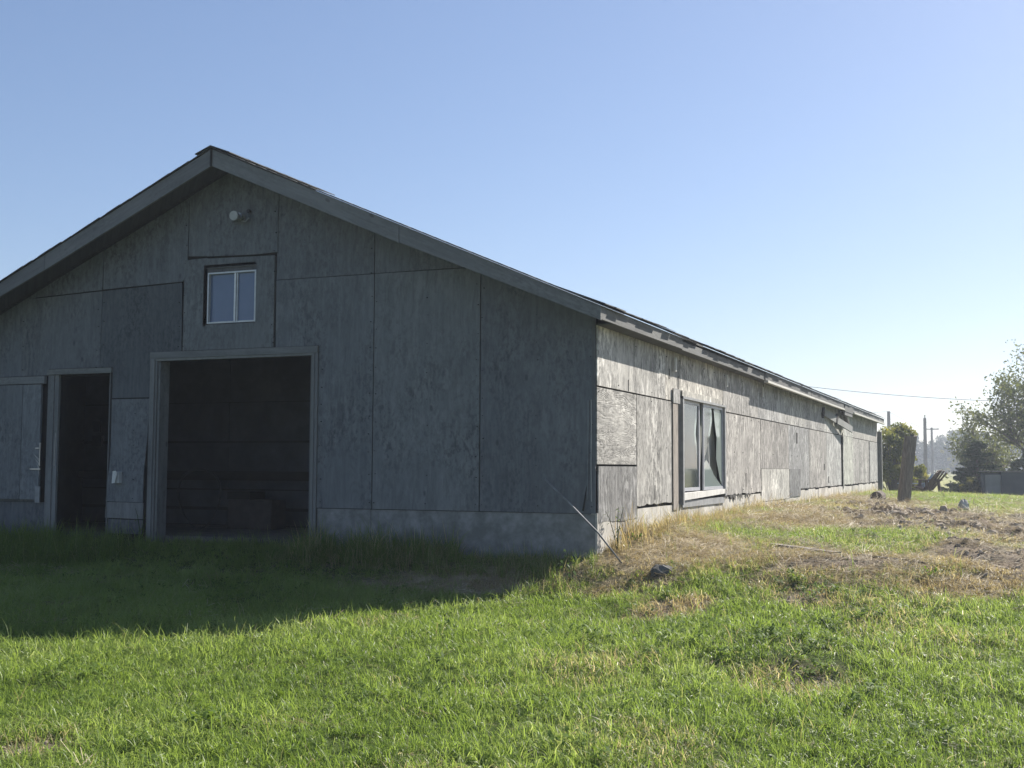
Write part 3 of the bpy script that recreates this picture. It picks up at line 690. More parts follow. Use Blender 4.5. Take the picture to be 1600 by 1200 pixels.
# loose diagonal board and bent stub under the eave
lb = MB().beam((.04,14.95,2.06),(.20,18.4,1.80), .03, .15); lb.build('loose_board', M['fascia'], barn, (1.3,1.3,1.25))
MB().beam((.03,14.75,1.98),(.03,14.95,2.12), .05, .12).build('block', M['darkwood'], barn)
MB().beam((.105,16.3,1.90),(.115,16.45,2.06), .05, .12).build('block', M['darkwood'], barn)
MB().tube([(.10,17.35,2.2),(.13,17.7,2.08),(.12,18.15,1.94)], .055, 10).build('stub_pipe', M['polewood'], barn, (1,1,1), True)
# grey board standing behind the far corner
MB().box(-.05, LEN+.12, .0, .12, LEN+.30, 1.98).build('corner_board', M['oldwood'], barn, (.7,.8,.85))

# interior -----------------------------------------------------------
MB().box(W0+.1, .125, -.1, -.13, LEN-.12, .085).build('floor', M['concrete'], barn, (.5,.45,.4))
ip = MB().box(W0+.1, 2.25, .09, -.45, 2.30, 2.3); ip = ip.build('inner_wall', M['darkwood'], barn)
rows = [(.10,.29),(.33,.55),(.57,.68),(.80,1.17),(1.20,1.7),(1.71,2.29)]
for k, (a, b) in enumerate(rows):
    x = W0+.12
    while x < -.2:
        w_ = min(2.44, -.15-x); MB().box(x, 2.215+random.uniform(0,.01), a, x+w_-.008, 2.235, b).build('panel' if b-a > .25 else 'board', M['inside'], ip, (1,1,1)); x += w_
MB().box(W0+.12, 2.12, .70, -.2, 2.20, .785).build('rail', M['darkwood'], ip)
MB().box(-8.35, 2.19, 1.185, -7.7, 2.21, 1.205).build('pipe', M['rubber'], ip)
MB().box(-8.10, 2.17, 1.13, -7.93, 2.205, 1.28).box(-8.08, 2.17, 1.33, -7.97, 2.205, 1.48).build('switch_box', M['rubber'], ip)
MB().box(W0+.4, .13, 2.30, -.45, 6.0, 2.33).build('ceiling', M['darkwood'], barn)

# hose loop and rusty box inside the doorway
ring = MB(); pts = [(-5.30+.30*math.cos(a), .92+.05*math.sin(a*2), .475+.355*math.sin(a)) for a in np.linspace(0, 2*math.pi, 33)]
ring.tube(pts, .014, 6); meta(ring.build('hoop', M['rubber'], None, (1,1,1), True), 'thin dark hoop standing just inside the large open doorway', 'hoop')
rb = empty('crate', (-5.05, 1.75, .09), 'low rust-coloured box on the floor inside the large doorway', 'box')
MB().box(-.32,-.16,.0,.32,.16,.36).build('body', M['rust'], rb); MB().box(-.33,-.17,.365,.0,.17,.46).build('lid', M['darkwood'], rb)

# floodlight on the gable --------------------------------------------------
fl = empty('floodlight', (-4.10, -.02, 3.60), 'small round white floodlight fixed high on the gable above the window', 'floodlight')
MB().tube([(-.0,.015,-.0),(-.0,-.05,0)], .045, 12).build('mount', M['alu'], fl, (.6,.6,.6))
MB().tube([(-.02,-.03,.0),(.005,-.09,-.01),(.02,-.15,-.015),(.022,-.165,-.016)], [.03,.035,.055,.055], 14).build('lamp_head', M['alu'], fl, (.55,.55,.55))
MB().tube([(.022,-.166,-.016),(.0225,-.171,-.0165)], .049, 14).build('lens', M['plastic'], fl, (.7,.7,.7))
MB().tube([(-.10,-.02,-.03),(-.05,-.03,-.01),(0,-.04,0)], .02, 8).build('arm', M['alu'], fl, (.4,.4,.42))
MB().tube([(.03,-.03,-.05),(.08,-.03,-.06),(.12,-.02,-.02)], .008, 6).build('bracket', M['darkframe'], fl)
MB().tube([(.11,.0,.055),(.11,-.03,.055)], .022, 10).build('knockout', M['rubber'], fl)
# outlet cover
ob = empty('outlet_box', (-5.71, -.012, .735), 'small white outlet box on the plywood between the two doorways', 'outlet box')
MB().box(-.045,-.045,-.065,.045,.012,.065).build('housing', M['plastic'], ob, (.75,.75,.75))
MB().add([(-.05,-.05,-.07),(.005,-.06,-.06),(.045,-.07,.05),(.03,-.08,.075),(-.04,-.05,.07)], [(0,1,2,3,4)]).build('cover_flap', M['plastic'], ob)

# ------------------------------------------------------------------ loose things in the yard
r_ = MB().tube([(.345,-.19,gz(.345,-.19)-.03),(.10,-.226,.27),(-.15,-.264,.52),(-.405,-.30,.765)], .0085, 8)
meta(r_.build('metal_rod', M['blackrod'], None, (1,1,1), True), 'thin dark metal rod leaning across the front right corner of the barn', 'rod')

def rock(name, x, y, r, m, label, cat, sq=.7, seed=0, dz=.3):
    rr = np.random.default_rng(seed); vs = []; fs = []
    nu, nv = 10, 6
    for j in range(nv+1):
        for i in range(nu):
            th = math.pi*j/nv; ph = 2*math.pi*i/nu; k = r*(1+rr.uniform(-.16, .16))
            vs.append((k*math.sin(th)*math.cos(ph), k*math.sin(th)*math.sin(ph), k*sq*math.cos(th)))
    for j in range(nv):
        for i in range(nu): fs.append((j*nu+i, (j+1)*nu+i, (j+1)*nu+(i+1) % nu, j*nu+(i+1) % nu))
    o = MB().add(vs, fs).build(name, M[m]); o.location = (x, y, gz(x, y)+r*sq*dz)
    return meta(o, label, cat)
rock('stone', .75, -.36, .11, 'stone', 'grey stone in the straw to the right of the barn corner', 'stone', .6, 3)
rock('stone', 2.95, 9.4, .085, 'concrete_side', 'pale upright stone standing on the far dirt mound left of the tree', 'stone', 1.5, 4, .6)

# cut log seen end on
lg = empty('log', (1.235, 13.75, gz(1.235, 13.75)), 'short dark cut log lying left of the leaning post', 'log')
MB().tube([(-.02,-.25,.10),(.0,.25,.11)], [.12,.125], 12).build('bark', M['bark'], lg); MB().tube([(-.02,-.262,.10),(-.02,-.252,.10)], .105, 12).build('cut_face', M['polewood'], lg, (1.3,1.2,1.1))
# half buried plank
a = Vector((1.53, .75, gz(1.53,.75)+.015)); b = Vector((2.2, .18, gz(2.2,.18)+.02))
meta(MB().beam(a, b, .09, .03).build('plank', M['oldwood']), 'weathered plank lying half buried in the dry grass right of the window', 'plank')
a = Vector((2.35, .25, gz(2.35,.25)+.0)); b = Vector((3.1, -.2, gz(3.1,-.2)+.0))
meta(MB().beam(a, b, .05, .025).build('plank', M['darkwood']), 'thin dark stick lying in the bare strip right of the plank', 'stick')

# big leaning post
px_, py_ = 1.74, 12.9; pz = gz(px_, py_)
n = 14; vs = []; fs = []
base = Vector((px_, py_, pz-.15)); top = base+Vector((.17, .05, 1.43))
rgs = 6
for j in range(rgs+1):
    f = j/rgs; c = base.lerp(top, f)
    for i in range(n):
        a = 2*math.pi*i/n; r = (.125+.012*math.sin(3*a+1)+.007*math.sin(7*a))*(1.0-.08*f)*(1.06 if j == 0 else 1)
        vs.append((c.x+r*math.cos(a), c.y+r*math.sin(a), c.z+(.012*math.sin(a*2) if j == rgs else 0)))
for j in range(rgs):
    for i in range(n): fs.append((j*n+i, j*n+(i+1) % n, (j+1)*n+(i+1) % n, (j+1)*n+i))
fs.append(tuple(range(rgs*n, rgs*n+n)))
pt = MB().add(vs, fs, [(i % n*.06, v[2]) for i, v in enumerate(vs)]).build('wooden_post', M['oldwood'], None, (.95,.92,.88))
meta(pt, 'thick weathered wooden post leaning right beyond the far end of the barn', 'post')
MB().box(top.x+.0, top.y-.04, top.z-.01, top.x+.07, top.y+.04, top.z+.03).build('top_block', M['polewood'], pt)

# garden chairs ---------------------------------------------------------
def adirondack(loc, rz, m, label):
    t = empty('garden_chair', loc, label, 'garden chair', 'garden chairs behind the barn', rz)
    MBs = lambda: MB()
    for k in range(6):
        x = -.24+k*.096
        MB().beam((x,.06,.22),(x*1.15,.50+.02*abs(k-2.5),.84-.012*(k-2.5)**2), .084, .02, (0,-1,.6)).build('back_slat', M[m], t)
    for k in range(5):
        y = -.42+k*.10; MB().box(-.27,y,.36-.028*k,.27,y+.085,.38-.028*k).build('seat_slat', M[m], t)
    for s in (-1, 1):
        MB().beam((s*.30,-.50,.30),(s*.30,.42,.03), .03, .11).build('side_rail', M[m], t)
        MB().box(s*.33-.03,-.44,0,s*.33+.03,-.36,.52).build('leg', M[m], t)
        MB().beam((s*.33,.30,.0),(s*.33,.22,.52), .05, .08).build('leg', M[m], t)
        MB().box(s*.33-.08,-.50,.521,s*.33+.08,.34,.545).build('armrest', M[m], t)
    MB().box(-.34,.30,.50,.34,.33,.56).build('back_brace', M[m], t)
    return t
def at_depth(px, depth, z=None):
    r = R.T @ np.array([px-800., 132., 1843.]); P = CAM+r*(depth/1843.); return float(P[0]), float(P[1])
cx_, cy_ = at_depth(1446, 36)
adirondack((cx_, cy_, gz(cx_, cy_)-.06), math.radians(-118), 'brownwood', 'dark brown slatted garden chair leaning back beside the wooden post')
cx_, cy_ = at_depth(1431, 37)
adirondack((cx_, cy_, gz(cx_, cy_)-.16), math.radians(-75), 'blueplastic', 'pale blue garden chair half hidden between the post and the brown chair')

# ------------------------------------------------------------------ grass and litter (instanced ground cover)
proto_col = bpy.data.collections.new('cover_sources')
def tuft(name, n, L, Lv, wid, spread, lean, m, segs=3, flat=False, seed=0):
    rr = np.random.default_rng(seed); vs = []; fs = []; bl = []
    for i in range(n):
        a = rr.uniform(0, 2*math.pi); rad = spread*math.sqrt(rr.random()); bx, by = rad*math.cos(a), rad*math.sin(a)
        d = rr.uniform(0, 2*math.pi); ln = L*(1+rr.uniform(-Lv, Lv)); w = wid*rr.uniform(.7, 1.3)
        le = abs(rr.normal(lean, lean*.5)); wa = d+math.pi/2+rr.uniform(-.6, .6); v = rr.random(); b = len(vs)
        if flat: z0 = rr.uniform(.004, .03); el = rr.uniform(-.12, .28)
        for j in range(segs+1):
            f = j/segs
            if flat:
                r_ = ln*f; x = bx+r_*math.cos(d)*math.cos(el); y = by+r_*math.sin(d)*math.cos(el); z = z0+r_*math.sin(el)-.2*r_*f*abs(math.sin(d))*.4
                ww = w
            else:
                th = le*f*1.6; x = bx+ln*f*math.sin(th)*math.cos(d); y = by+ln*f*math.sin(th)*math.sin(d); z = ln*f*math.cos(th)
                ww = w*(1-f**1.6)+.0003
            vs += [(x-ww/2*math.cos(wa), y-ww/2*math.sin(wa), z), (x+ww/2*math.cos(wa), y+ww/2*math.sin(wa), z+(w*.3 if flat else 0))]; bl += [v, v]
        for j in range(segs): fs.append((b+2*j, b+2*j+1, b+2*j+3, b+2*j+2))
    return cover_mesh(name, vs, fs, bl, m)
def cover_mesh(name, vs, fs, bl, m):
    me = bpy.data.meshes.new(name); me.from_pydata(vs, [], fs); me.materials.append(M[m])
    at = me.attributes.new('bl', 'FLOAT', 'POINT'); at.data.foreach_set('value', np.array(bl, np.float32))
    me.polygons.foreach_set('use_smooth', [True]*len(fs)); me.update()
    return bpy.data.objects.new(name, me)
def broadleaf(name, n, s, seed):
    rr = np.random.default_rng(seed); vs = []; fs = []; bl = []
    for i in range(n):
        d = rr.uniform(0, 2*math.pi); r0 = rr.uniform(0, s*.8); h = rr.uniform(.02, s*.9); ln = s*rr.uniform(.35, .7); w = ln*rr.uniform(.28, .45)
        el = rr.uniform(-.5, .7); c, sn = math.cos(d), math.sin(d); b = len(vs); v = rr.random(); a = rr.uniform(0, 2*math.pi)
        bx, by = r0*math.cos(a), r0*math.sin(a)
        for (f, ww, zz) in ((0, .15, 0), (.35, 1, .1), (.7, .8, .1), (1, .05, -.05)):
            x = f*ln*math.cos(el); z = h+f*ln*math.sin(el)+zz*ln
            for sg in (-1, 1): vs.append((bx+c*x-sn*w/2*ww*sg, by+sn*x+c*w/2*ww*sg, z)); bl.append(v)
        for j in range(3): fs.append((b+2*j, b+2*j+1, b+2*j+3, b+2*j+2))
    return cover_mesh(name, vs, fs, bl, 'broad')
def clod(name, r, seed, m='soilclod'):
    rr = np.random.default_rng(seed); vs = []; fs = []; nu, nv = 7, 4
    for j in range(nv+1):
        for i in range(nu):
            th = math.pi*j/nv; ph = 2*math.pi*i/nu; k = r*(1+rr.uniform(-.3, .3)); vs.append((k*math.sin(th)*math.cos(ph), k*math.sin(th)*math.sin(ph), k*.6*math.cos(th)))
    for j in range(nv):
        for i in range(nu): fs.append((j*nu+i, (j+1)*nu+i, (j+1)*nu+(i+1) % nu, j*nu+(i+1) % nu))
    me = bpy.data.meshes.new(name); me.from_pydata(vs, [], fs); me.materials.append(M[m]); me.update(); return bpy.data.objects.new(name, me)

def scatter(name, label, protos, P, rot, scl, idx, tint, dry):
    col = bpy.data.collections.new(name+'_sources')
    for i, p in enumerate(protos): p.name = '%s_source_%02d' % (name, i); col.objects.link(p)
    me = bpy.data.meshes.new(name); me.vertices.add(len(P)); me.vertices.foreach_set('co', P.astype(np.float32).ravel())
    for nm, ty, v in (('rot', 'FLOAT_VECTOR', rot), ('scl', 'FLOAT', scl), ('idx', 'INT', idx), ('tint', 'FLOAT', tint), ('dry', 'FLOAT', dry)):
        at = me.attributes.new(nm, ty, 'POINT')
        if ty == 'FLOAT_VECTOR': at.data.foreach_set('vector', v.astype(np.float32).ravel())
        else: at.data.foreach_set('value', v.astype(np.int32 if ty == 'INT' else np.float32))
    o = bpy.data.objects.new(name, me); link(o); meta(o, label, kind='stuff')
    gt = bpy.data.node_groups.new(name, 'GeometryNodeTree')
    gt.interface.new_socket('Geometry', in_out='INPUT', socket_type='NodeSocketGeometry')
    gt.interface.new_socket('Geometry', in_out='OUTPUT', socket_type='NodeSocketGeometry')
    n = gt.nodes; L = gt.links
    gi = n.new('NodeGroupInput'); go = n.new('NodeGroupOutput'); ip = n.new('GeometryNodeInstanceOnPoints')
    ci = n.new('GeometryNodeCollectionInfo'); ci.inputs['Collection'].default_value = col
    ci.inputs['Separate Children'].default_value = True; ci.inputs['Reset Children'].default_value = True
    def na(nm, ty):
        x = n.new('GeometryNodeInputNamedAttribute'); x.data_type = ty; x.inputs['Name'].default_value = nm; return x.outputs['Attribute']
    e2r = n.new('FunctionNodeEulerToRotation'); L.new(na('rot', 'FLOAT_VECTOR'), e2r.inputs[0])
    L.new(gi.outputs[0], ip.inputs['Points']); L.new(ci.outputs[0], ip.inputs['Instance']); ip.inputs['Pick Instance'].default_value = True
    L.new(na('idx', 'INT'), ip.inputs['Instance Index']); L.new(e2r.outputs[0], ip.inputs['Rotation']); L.new(na('scl', 'FLOAT'), ip.inputs['Scale'])
    L.new(ip.outputs[0], go.inputs[0])
    md = o.modifiers.new('scatter', 'NODES'); md.node_group = gt
    return o

def sample(dens, dmin, dmax, lo=-560, hi=2160, rng=RNG):
    """random ground points in a wide wedge round the view, dens per square metre"""
    t0 = (lo-800)/1843.; t1 = (hi-800)/1843.
    area = (t1-t0)*(dmax**2-dmin**2)/2; n = int(area*dens)
    d = np.sqrt(rng.uniform(dmin**2, dmax**2, n)); u = rng.uniform(t0, t1, n)*d
    fr = np.array([-.3874, .9219]); rr = np.array([.9219, .3874])
    X = CAM[0]+fr[0]*d+rr[0]*u; Y = CAM[1]+fr[1]*d+rr[1]*u
    ok = ~((X < .02) & (X > -8.45) & (Y > -.03) & (Y < LEN+.05)) & ~((X < -8.4) & (Y > 3))
    return X[ok], Y[ok], d[ok]
def attrs(X, Y):
    return patch(DRY, X, Y), patch(DIRT, X, Y), patch(WEED, X, Y), patch(GREEN, X, Y)
def mk(X, Y, k, s0, s1, dz=0.0, tilt=.12, rng=RNG):
    n = len(X); P = np.stack([X, Y, G(X, Y)+dz], 1)
    rot = np.stack([rng.normal(0, tilt, n), rng.normal(0, tilt, n), rng.uniform(0, 2*math.pi, n)], 1)
    return P, rot, rng.uniform(s0, s1, n), rng.integers(0, k, n)

# lawn
lawn = [tuft('a', 26, .046, .5, .0036, .055, .9, 'blade', seed=s) for s in range(5)]+[tuft('a', 14, .082, .4, .0043, .05, 1.1, 'blade', seed=20+s) for s in range(4)]
Ps = []
for (dens, d0, d1, sc) in ((820, 3.6, 7.5, 1.0), (620, 7.5, 11, 1.08), (360, 11, 16, 1.15), (190, 16, 26, 1.3), (90, 26, 44, 1.6)):
    X, Y, D = sample(dens, d0, d1)
    dry, dirt, weed, green = attrs(X, Y)
    keep = 1-np.where(Y < -.6, .66, .93)*dirt-.12*dry*(1-green)-.35*weed
    clump = fbm(X*1.3+40, Y*1.3); fine = fbm(X*5.5, Y*5.5+30, 3)
    keep = keep*(.38+1.0*sm((fine-.3)/.35))
    nearwall = (X < 0) & (Y > -1.0); keep = np.where(nearwall & (X > -3.2), keep*.55, keep)
    ok = RNG.random(len(X)) < keep
    X, Y, dry, dirt, green, clump, fine = [a[ok] for a in (X, Y, dry, dirt, green, clump, fine)]
    P, rot, scl, idx = mk(X, Y, len(lawn), .65*sc, 1.2*sc, 0, .28)
    scl *= (.7+.65*clump)*(1-.3*dry)*(.8+.5*fine)*(1-.3*sm((Y+1)/2)*(X > 0))
    tint = np.clip(clump*1.2-.1+RNG.normal(0, .15, len(X)), 0, 1)
    dryv = np.clip(.10+.36*dry*(1-green)+.35*dirt+.3*sm((fbm(X*.8+90, Y*.8)-.55)/.2)*(X > -1)+RNG.normal(0, .07, len(X)), 0, 1)
    # yard beyond the foreground is thinner and drier
    yard = sm((Y+1.2)/1.5)*(X > 0)*(1-green); dryv = np.clip(dryv+.24*yard, 0, 1)
    Ps.append((P, rot, scl, idx, tint, dryv))
cat = [np.concatenate([p[i] for p in Ps]) for i in range(6)]
scatter('lawn_grass', 'bright green mown grass covering the yard', lawn, *cat)

# dry straw litter
st = [tuft('s', 16, .11, .5, .0030, .10, .5, 'straw', segs=2, flat=True, seed=50+s) for s in range(5)]
Ps = []
for (dens, d0, d1, sc) in ((260, 3.6, 9, .8), (300, 9, 16, 1.0), (110, 16, 28, 1.5)):
    X, Y, D = sample(dens, d0, d1)
    dry, dirt, weed, green = attrs(X, Y); yard = sm((Y+1.2)/1.5)*(X > 0)
    keep = np.maximum(dry*(.35+.65*sm((fbm(X*1.7, Y*1.7+11)-.35)/.3)), .55*dirt*(Y > 1))*.50+.16*yard*fbm(X*2.3, Y*2.3)+.10*sm((fbm(X*2.7+50, Y*2.7)-.4)/.25)
    thatch = (X < -.3) & (X > -3.4) & (Y > -1.0); keep = np.where(thatch, np.maximum(keep*.5, .22), keep)
    ok = RNG.random(len(X)) < keep; X, Y, dry = X[ok], Y[ok], dry[ok]
    P, rot, scl, idx = mk(X, Y, len(st), .6*sc, 1.3*sc, -.005, .2)
    Ps.append((P, rot, scl, idx, RNG.random(len(X)), np.zeros(len(X))))
cat = [np.concatenate([p[i] for p in Ps]) for i in range(6)]
scatter('dry_straw', 'raked dry straw and dead stalks lying in the yard', st, *cat)

# tall weeds and uncut grass along the walls
tall = [tuft('t', 15, .26, .45, .006, .06, .5, 'blade', segs=4, seed=80+s) for s in range(5)]
X, Y = [], []
def strip(x0, x1, y0, y1, n):
    X.append(RNG.uniform(x0, x1, n)); Y.append(RNG.uniform(y0, y1, n))
strip(-9.5, -5.2, -.9, -.05, 520); strip(-9.5, -6.2, -1.3, -.2, 300); strip(-5.3, -3.1, -.7, -.05, 160); strip(-3.4, -.2, -.55, -.06, 520); strip(-.6, .15, -1.0, -.1, 70)
n1 = sum(len(a) for a in X)
strip(.03, .35, .1, 9.0, 150); strip(.03, .3, 9, 26, 120); strip(.03, .5, 2.2, 3.6, 60)
X = np.concatenate(X); Y = np.concatenate(Y)
P, rot, scl, idx = mk(X, Y, len(tall), .55, 1.25)
cl2 = fbm(X*1.4+3, Y*1.4+1); scl *= .45+1.1*cl2
lftm = (X < -5.2); scl = np.where(lftm, scl*.85, scl); scl = np.where((X > -5.2) & (X < -3.1) & (Y < 0), scl*.6, scl); scl = np.where((X > -3.1) & (X < 1) & (Y < 0), scl*np.where(X > -1.3, .58, .92), scl); scl = np.where(Y > 2, scl*.6, scl)
dryv = np.where(np.arange(len(X)) < n1, .18+.35*(X > -3.4)*RNG.random(len(X)), .72)
scatter('tall_grass', 'uncut long grass growing against the barn walls', tall, P, rot, scl, idx, RNG.random(len(X))*np.where(Y < 0, .25, .7), dryv)  # front clumps get only darker tints, painting in the shade there

# tilted taller seed heads scattered through the lawn
lng = [tuft('l', 3, .21, .35, .0036, .03, .75, 'blade', segs=4, seed=120+s) for s in range(4)]
X, Y, D = sample(14, 3.8, 13); keep = (1-patch(DIRT, X, Y))*fbm(X*.9, Y*.9+60); ok = RNG.random(len(X)) < keep
X, Y = X[ok], Y[ok]; P, rot, scl, idx = mk(X, Y, len(lng), .6, 1.1)
scatter('long_stems', 'thin long grass stems standing above the lawn', lng, P, rot, scl, idx, RNG.uniform(.5, 1, len(X)), RNG.uniform(.1, .65, len(X)))

# broadleaf weeds
bw = [broadleaf('w', 20, .085, 150+s) for s in range(5)]
Ps = []
for (dens, d0, d1) in ((150, 4.5, 12),):
    X, Y, D = sample(dens, d0, d1); w_ = patch(WEED, X, Y); keep = w_*.42+.05*sm((fbm(X*1.1+70, Y*1.1+20)-.5)/.15)+.004*(1-patch(DRY, X, Y))
    ok = RNG.random(len(X)) < keep; X, Y = X[ok], Y[ok]; P, rot, scl, idx = mk(X, Y, len(bw), .55, 1.15)
    Ps.append((P, rot, scl, idx, RNG.random(len(X)), np.zeros(len(X))))
cat = [np.concatenate([p[i] for p in Ps]) for i in range(6)]
scatter('broadleaf_weeds', 'dark green leafy weeds in low patches of the lawn', bw, *cat)

# soil clods
cls = [clod('c', .05, 200+s) for s in range(5)]
Ps = []
for (dens, d0, d1, s0, s1) in ((150, 4.5, 12, .12, .6), (85, 12, 26, .3, 1.5)):
    X, Y, D = sample(dens, d0, d1); ok = RNG.random(len(X)) < patch(DIRT, X, Y)**1.5; X, Y = X[ok], Y[ok]
    P, rot, scl, idx = mk(X, Y, len(cls), s0, s1, .005, .6); scl *= RNG.random(len(X))**1.5*.8+.4
    Ps.append((P, rot, scl, idx, RNG.random(len(X)), np.zeros(len(X))))
cat = [np.concatenate([p[i] for p in Ps]) for i in range(6)]
scatter('soil_clods', 'loose soil clods on the bare and tilled patches', cls, *cat)

# ------------------------------------------------------------------ single weed plants at the corner
def weed_plant(x, y, h, seed, label, nl=16, ls=.05):
    rr = random.Random(seed); z = gz(x, y)
    t = empty('weed_plant', (x, y, z), label, 'weed')
    stems = MB(); lv = []; 
    for s in range(3):
        a = rr.uniform(0, 6.28); hh = h*rr.uniform(.6, 1); bx, by = .10*math.cos(a), .10*math.sin(a)
        pts = [(0,0,-.02),(bx*.3,by*.3,hh*.4),(bx*.8,by*.8,hh*.8),(bx*1.2,by*1.2,hh)]
        stems.tube(pts, [.005,.004,.003,.0015], 5)
        for k in range(nl):
            f = rr.uniform(.3, 1); lv.append((bx*f*1.1, by*f*1.1, hh*f))
    stems.build('stem', M['leaf_weed'], t, (.8,.8,.6))
    vs, fs, bl = [], [], []
    for (x_, y_, z_) in lv:
        d = rr.uniform(0, 6.28); ln = ls*rr.uniform(.6, 1.3); w = ln*.35; el = rr.uniform(-.7, .5); c, s_ = math.cos(d), math.sin(d); b = len(vs); v = rr.random()
        for (f, ww) in ((0,.1),(.4,1),(.75,.7),(1,.05)):
            xx = f*ln*math.cos(el); zz = z_+f*ln*math.sin(el)
            for sg in (-1, 1): vs.append((x_+c*xx-s_*w/2*ww*sg, y_+s_*xx+c*w/2*ww*sg, zz)); bl.append(v)
        for j in range(3): fs.append((b+2*j, b+2*j+1, b+2*j+3, b+2*j+2))
    me = bpy.data.meshes.new('leaves'); me.from_pydata(vs, [], fs); me.materials.append(M['leaf_weed'])
    at = me.attributes.new('bl', 'FLOAT', 'POINT'); at.data.foreach_set('value', np.array(bl, np.float32)); me.update()
    link(bpy.data.objects.new('leaves', me), t); return t
weed_plant(-.02, -.62, .34, 3, 'sunlit leafy weed in front of the shaded front wall near the corner', 12, .06)
weed_plant(.13, .25, .42, 5, 'slender dark weed against the sunlit side wall beside the corner', 16, .045)
weed_plant(-5.33, -.05, .52, 9, 'shaded weed growing by the left jamb of the large doorway', 14, .05)

# ------------------------------------------------------------------ trees and shrubs
def leafcloud(name, centres, radii, n, size, m, parent, seed, flat=1.0, color=(1,1,1), up_bias=0.0):
    rr = np.random.default_rng(seed); c = np.asarray(centres); r = np.asarray(radii)
    w = r**2/np.sum(r**2); k = rr.choice(len(c), n, p=w)
    d = rr.normal(size=(n, 3)); d /= np.linalg.norm(d, axis=1)[:, None]
    rad = r[k]*rr.random(n)**.45; p = c[k]+d*rad[:, None]*np.array([1, 1, flat])
    s = size*rr.uniform(.6, 1.4, n)
    a = rr.normal(size=(n, 3)); a /= np.linalg.norm(a, axis=1)[:, None]
    b = np.cross(a, rr.normal(size=(n, 3))); b /= np.linalg.norm(b, axis=1)[:, None]
    V = np.stack([p-a*s[:, None], p+b*s[:, None]*.45, p+a*s[:, None], p-b*s[:, None]*.45], 1).reshape(-1, 3)
    me = bpy.data.meshes.new(name); me.vertices.add(4*n); me.vertices.foreach_set('co', V.astype(np.float32).ravel())
    me.loops.add(4*n); me.loops.foreach_set('vertex_index', np.arange(4*n, dtype=np.int32)); me.polygons.add(n)
    me.polygons.foreach_set('loop_start', (np.arange(n)*4).astype(np.int32)); me.update(calc_edges=True)
    cl = rr.random(len(c)); v = np.clip(cl[k]*.7+rr.random(n)*.45-.05, 0, 1)
    at = me.attributes.new('bl', 'FLOAT', 'POINT'); at.data.foreach_set('value', np.repeat(v, 4).astype(np.float32))
    me.materials.append(M[m]); o = bpy.data.objects.new(name, me); o.color = (*color, 1); return link(o, parent)

def branching(base, h, seed, spread=1.0, levels=4, first=.25, r0=.12, droop=0.0, nb=(3, 4)):
    """recursive limbs; returns a mesh builder and the twig tips"""
    rr = random.Random(seed); mb = MB(); tips = []
    def grow(p, d, L, r, lv):
        n = 4; pts = [p]; rs = [r]; q = p
        for i in range(n):
            d = (d+Vector((rr.uniform(-1,1), rr.uniform(-1,1), rr.uniform(-.6,1)-droop))*.16).normalized(); q = q+d*(L/n); pts.append(q); rs.append(r*(1-.45*(i+1)/n))
        mb.tube(pts, rs, 7 if lv >= levels-1 else 4)
        if lv == 0: tips.append((q, d)); tips.append((pts[2], d)); return
        for k in range(rr.randint(*nb)):
            f = rr.uniform(.45, 1.0); j = min(n, int(f*n)+0); a = pts[j]
            nd = (d*rr.uniform(.5,.9)+Vector((rr.uniform(-1,1), rr.uniform(-1,1), rr.uniform(-.25,.7)))*spread*.8).normalized()
            grow(a, nd, L*rr.uniform(.55,.8), rs[j]*.65, lv-1)
        grow(q, d, L*.7, rs[-1]*.8, lv-1)
    grow(Vector(base), Vector((rr.uniform(-.1,.1), rr.uniform(-.1,.1), 1)), h*first*1.4, r0, levels)
    return mb, tips

# large sparse tree at the right edge
def tree(name, x, y, h, seed, label, cat, m='leaf_big', nl=14000, ls=.05, cr=.32, spread=1.0, group=None, levels=4, r0=.13, tw=1.0, color=(1,1,1), cap=None):
    z = gz(x, y); t = empty(name, (x, y, z), label, cat, group)
    mb, tips = branching((0, 0, -.1), h, seed, spread, levels, r0=r0)
    mz = max(p.z for p, d in tips); k = h/mz; mb.v = [(a*k*tw, b*k*tw, c*k) for a, b, c in mb.v]
    mb.build('trunk', M['bark'], t, (1,1,1), True)
    cs = [(p.x*k*tw, p.y*k*tw, p.z*k) for p, d in tips]; rs = [cr*random.uniform(.5, 1.2) for _ in cs]
    leafcloud('crown', cs, rs, nl, ls, m, t, seed, .8, color); return t
tx, ty = at_depth(1606, 43)
tree('leafy_tree', tx, ty, 5.9, 23, 'tall open leafy tree at the right edge behind the dark shed', 'tree', nl=10000, ls=.065, cr=.40, spread=1.15, r0=.16, tw=1.05)
tx, ty = at_depth(1566, 46)
tree('leafy_tree', tx, ty, 4.2, 31, 'lower open leafy tree leaning left beside the tall tree', 'tree', nl=5200, ls=.065, cr=.36, spread=1.3, r0=.12, tw=1.05)
# dark juniper with level fronds
def juniper(x, y, h, w, seed, label, name='juniper', m='needle', n=9000):
    rr = random.Random(seed); z = gz(x, y); t = empty(name, (x, y, z), label, 'conifer')
    tr = MB().tube([(0,0,-.1),(0,0,h)], [.08,.01], 7); fr = []; rs = []
    for k in range(42):
        zz = h*(.04+.93*k/42); L = w*(1-k/42)**.7*rr.uniform(.6, 1.1)+.1; a = rr.uniform(0, 6.28)
        tr.tube([(0,0,zz),(L*.6*math.cos(a), L*.6*math.sin(a), zz+.02),(L*math.cos(a), L*math.sin(a), zz+.1*L)], [.02,.012,.004], 4)
        for f in (.3,.5,.7,.85,1.0): fr.append((L*f*math.cos(a), L*f*math.sin(a), zz+.08*f*L)); rs.append(.10+.13*(1.1-f)*w)
    tr.build('trunk', M['bark'], t); leafcloud('crown', fr, rs, n, .05, m, t, seed, .35); return t
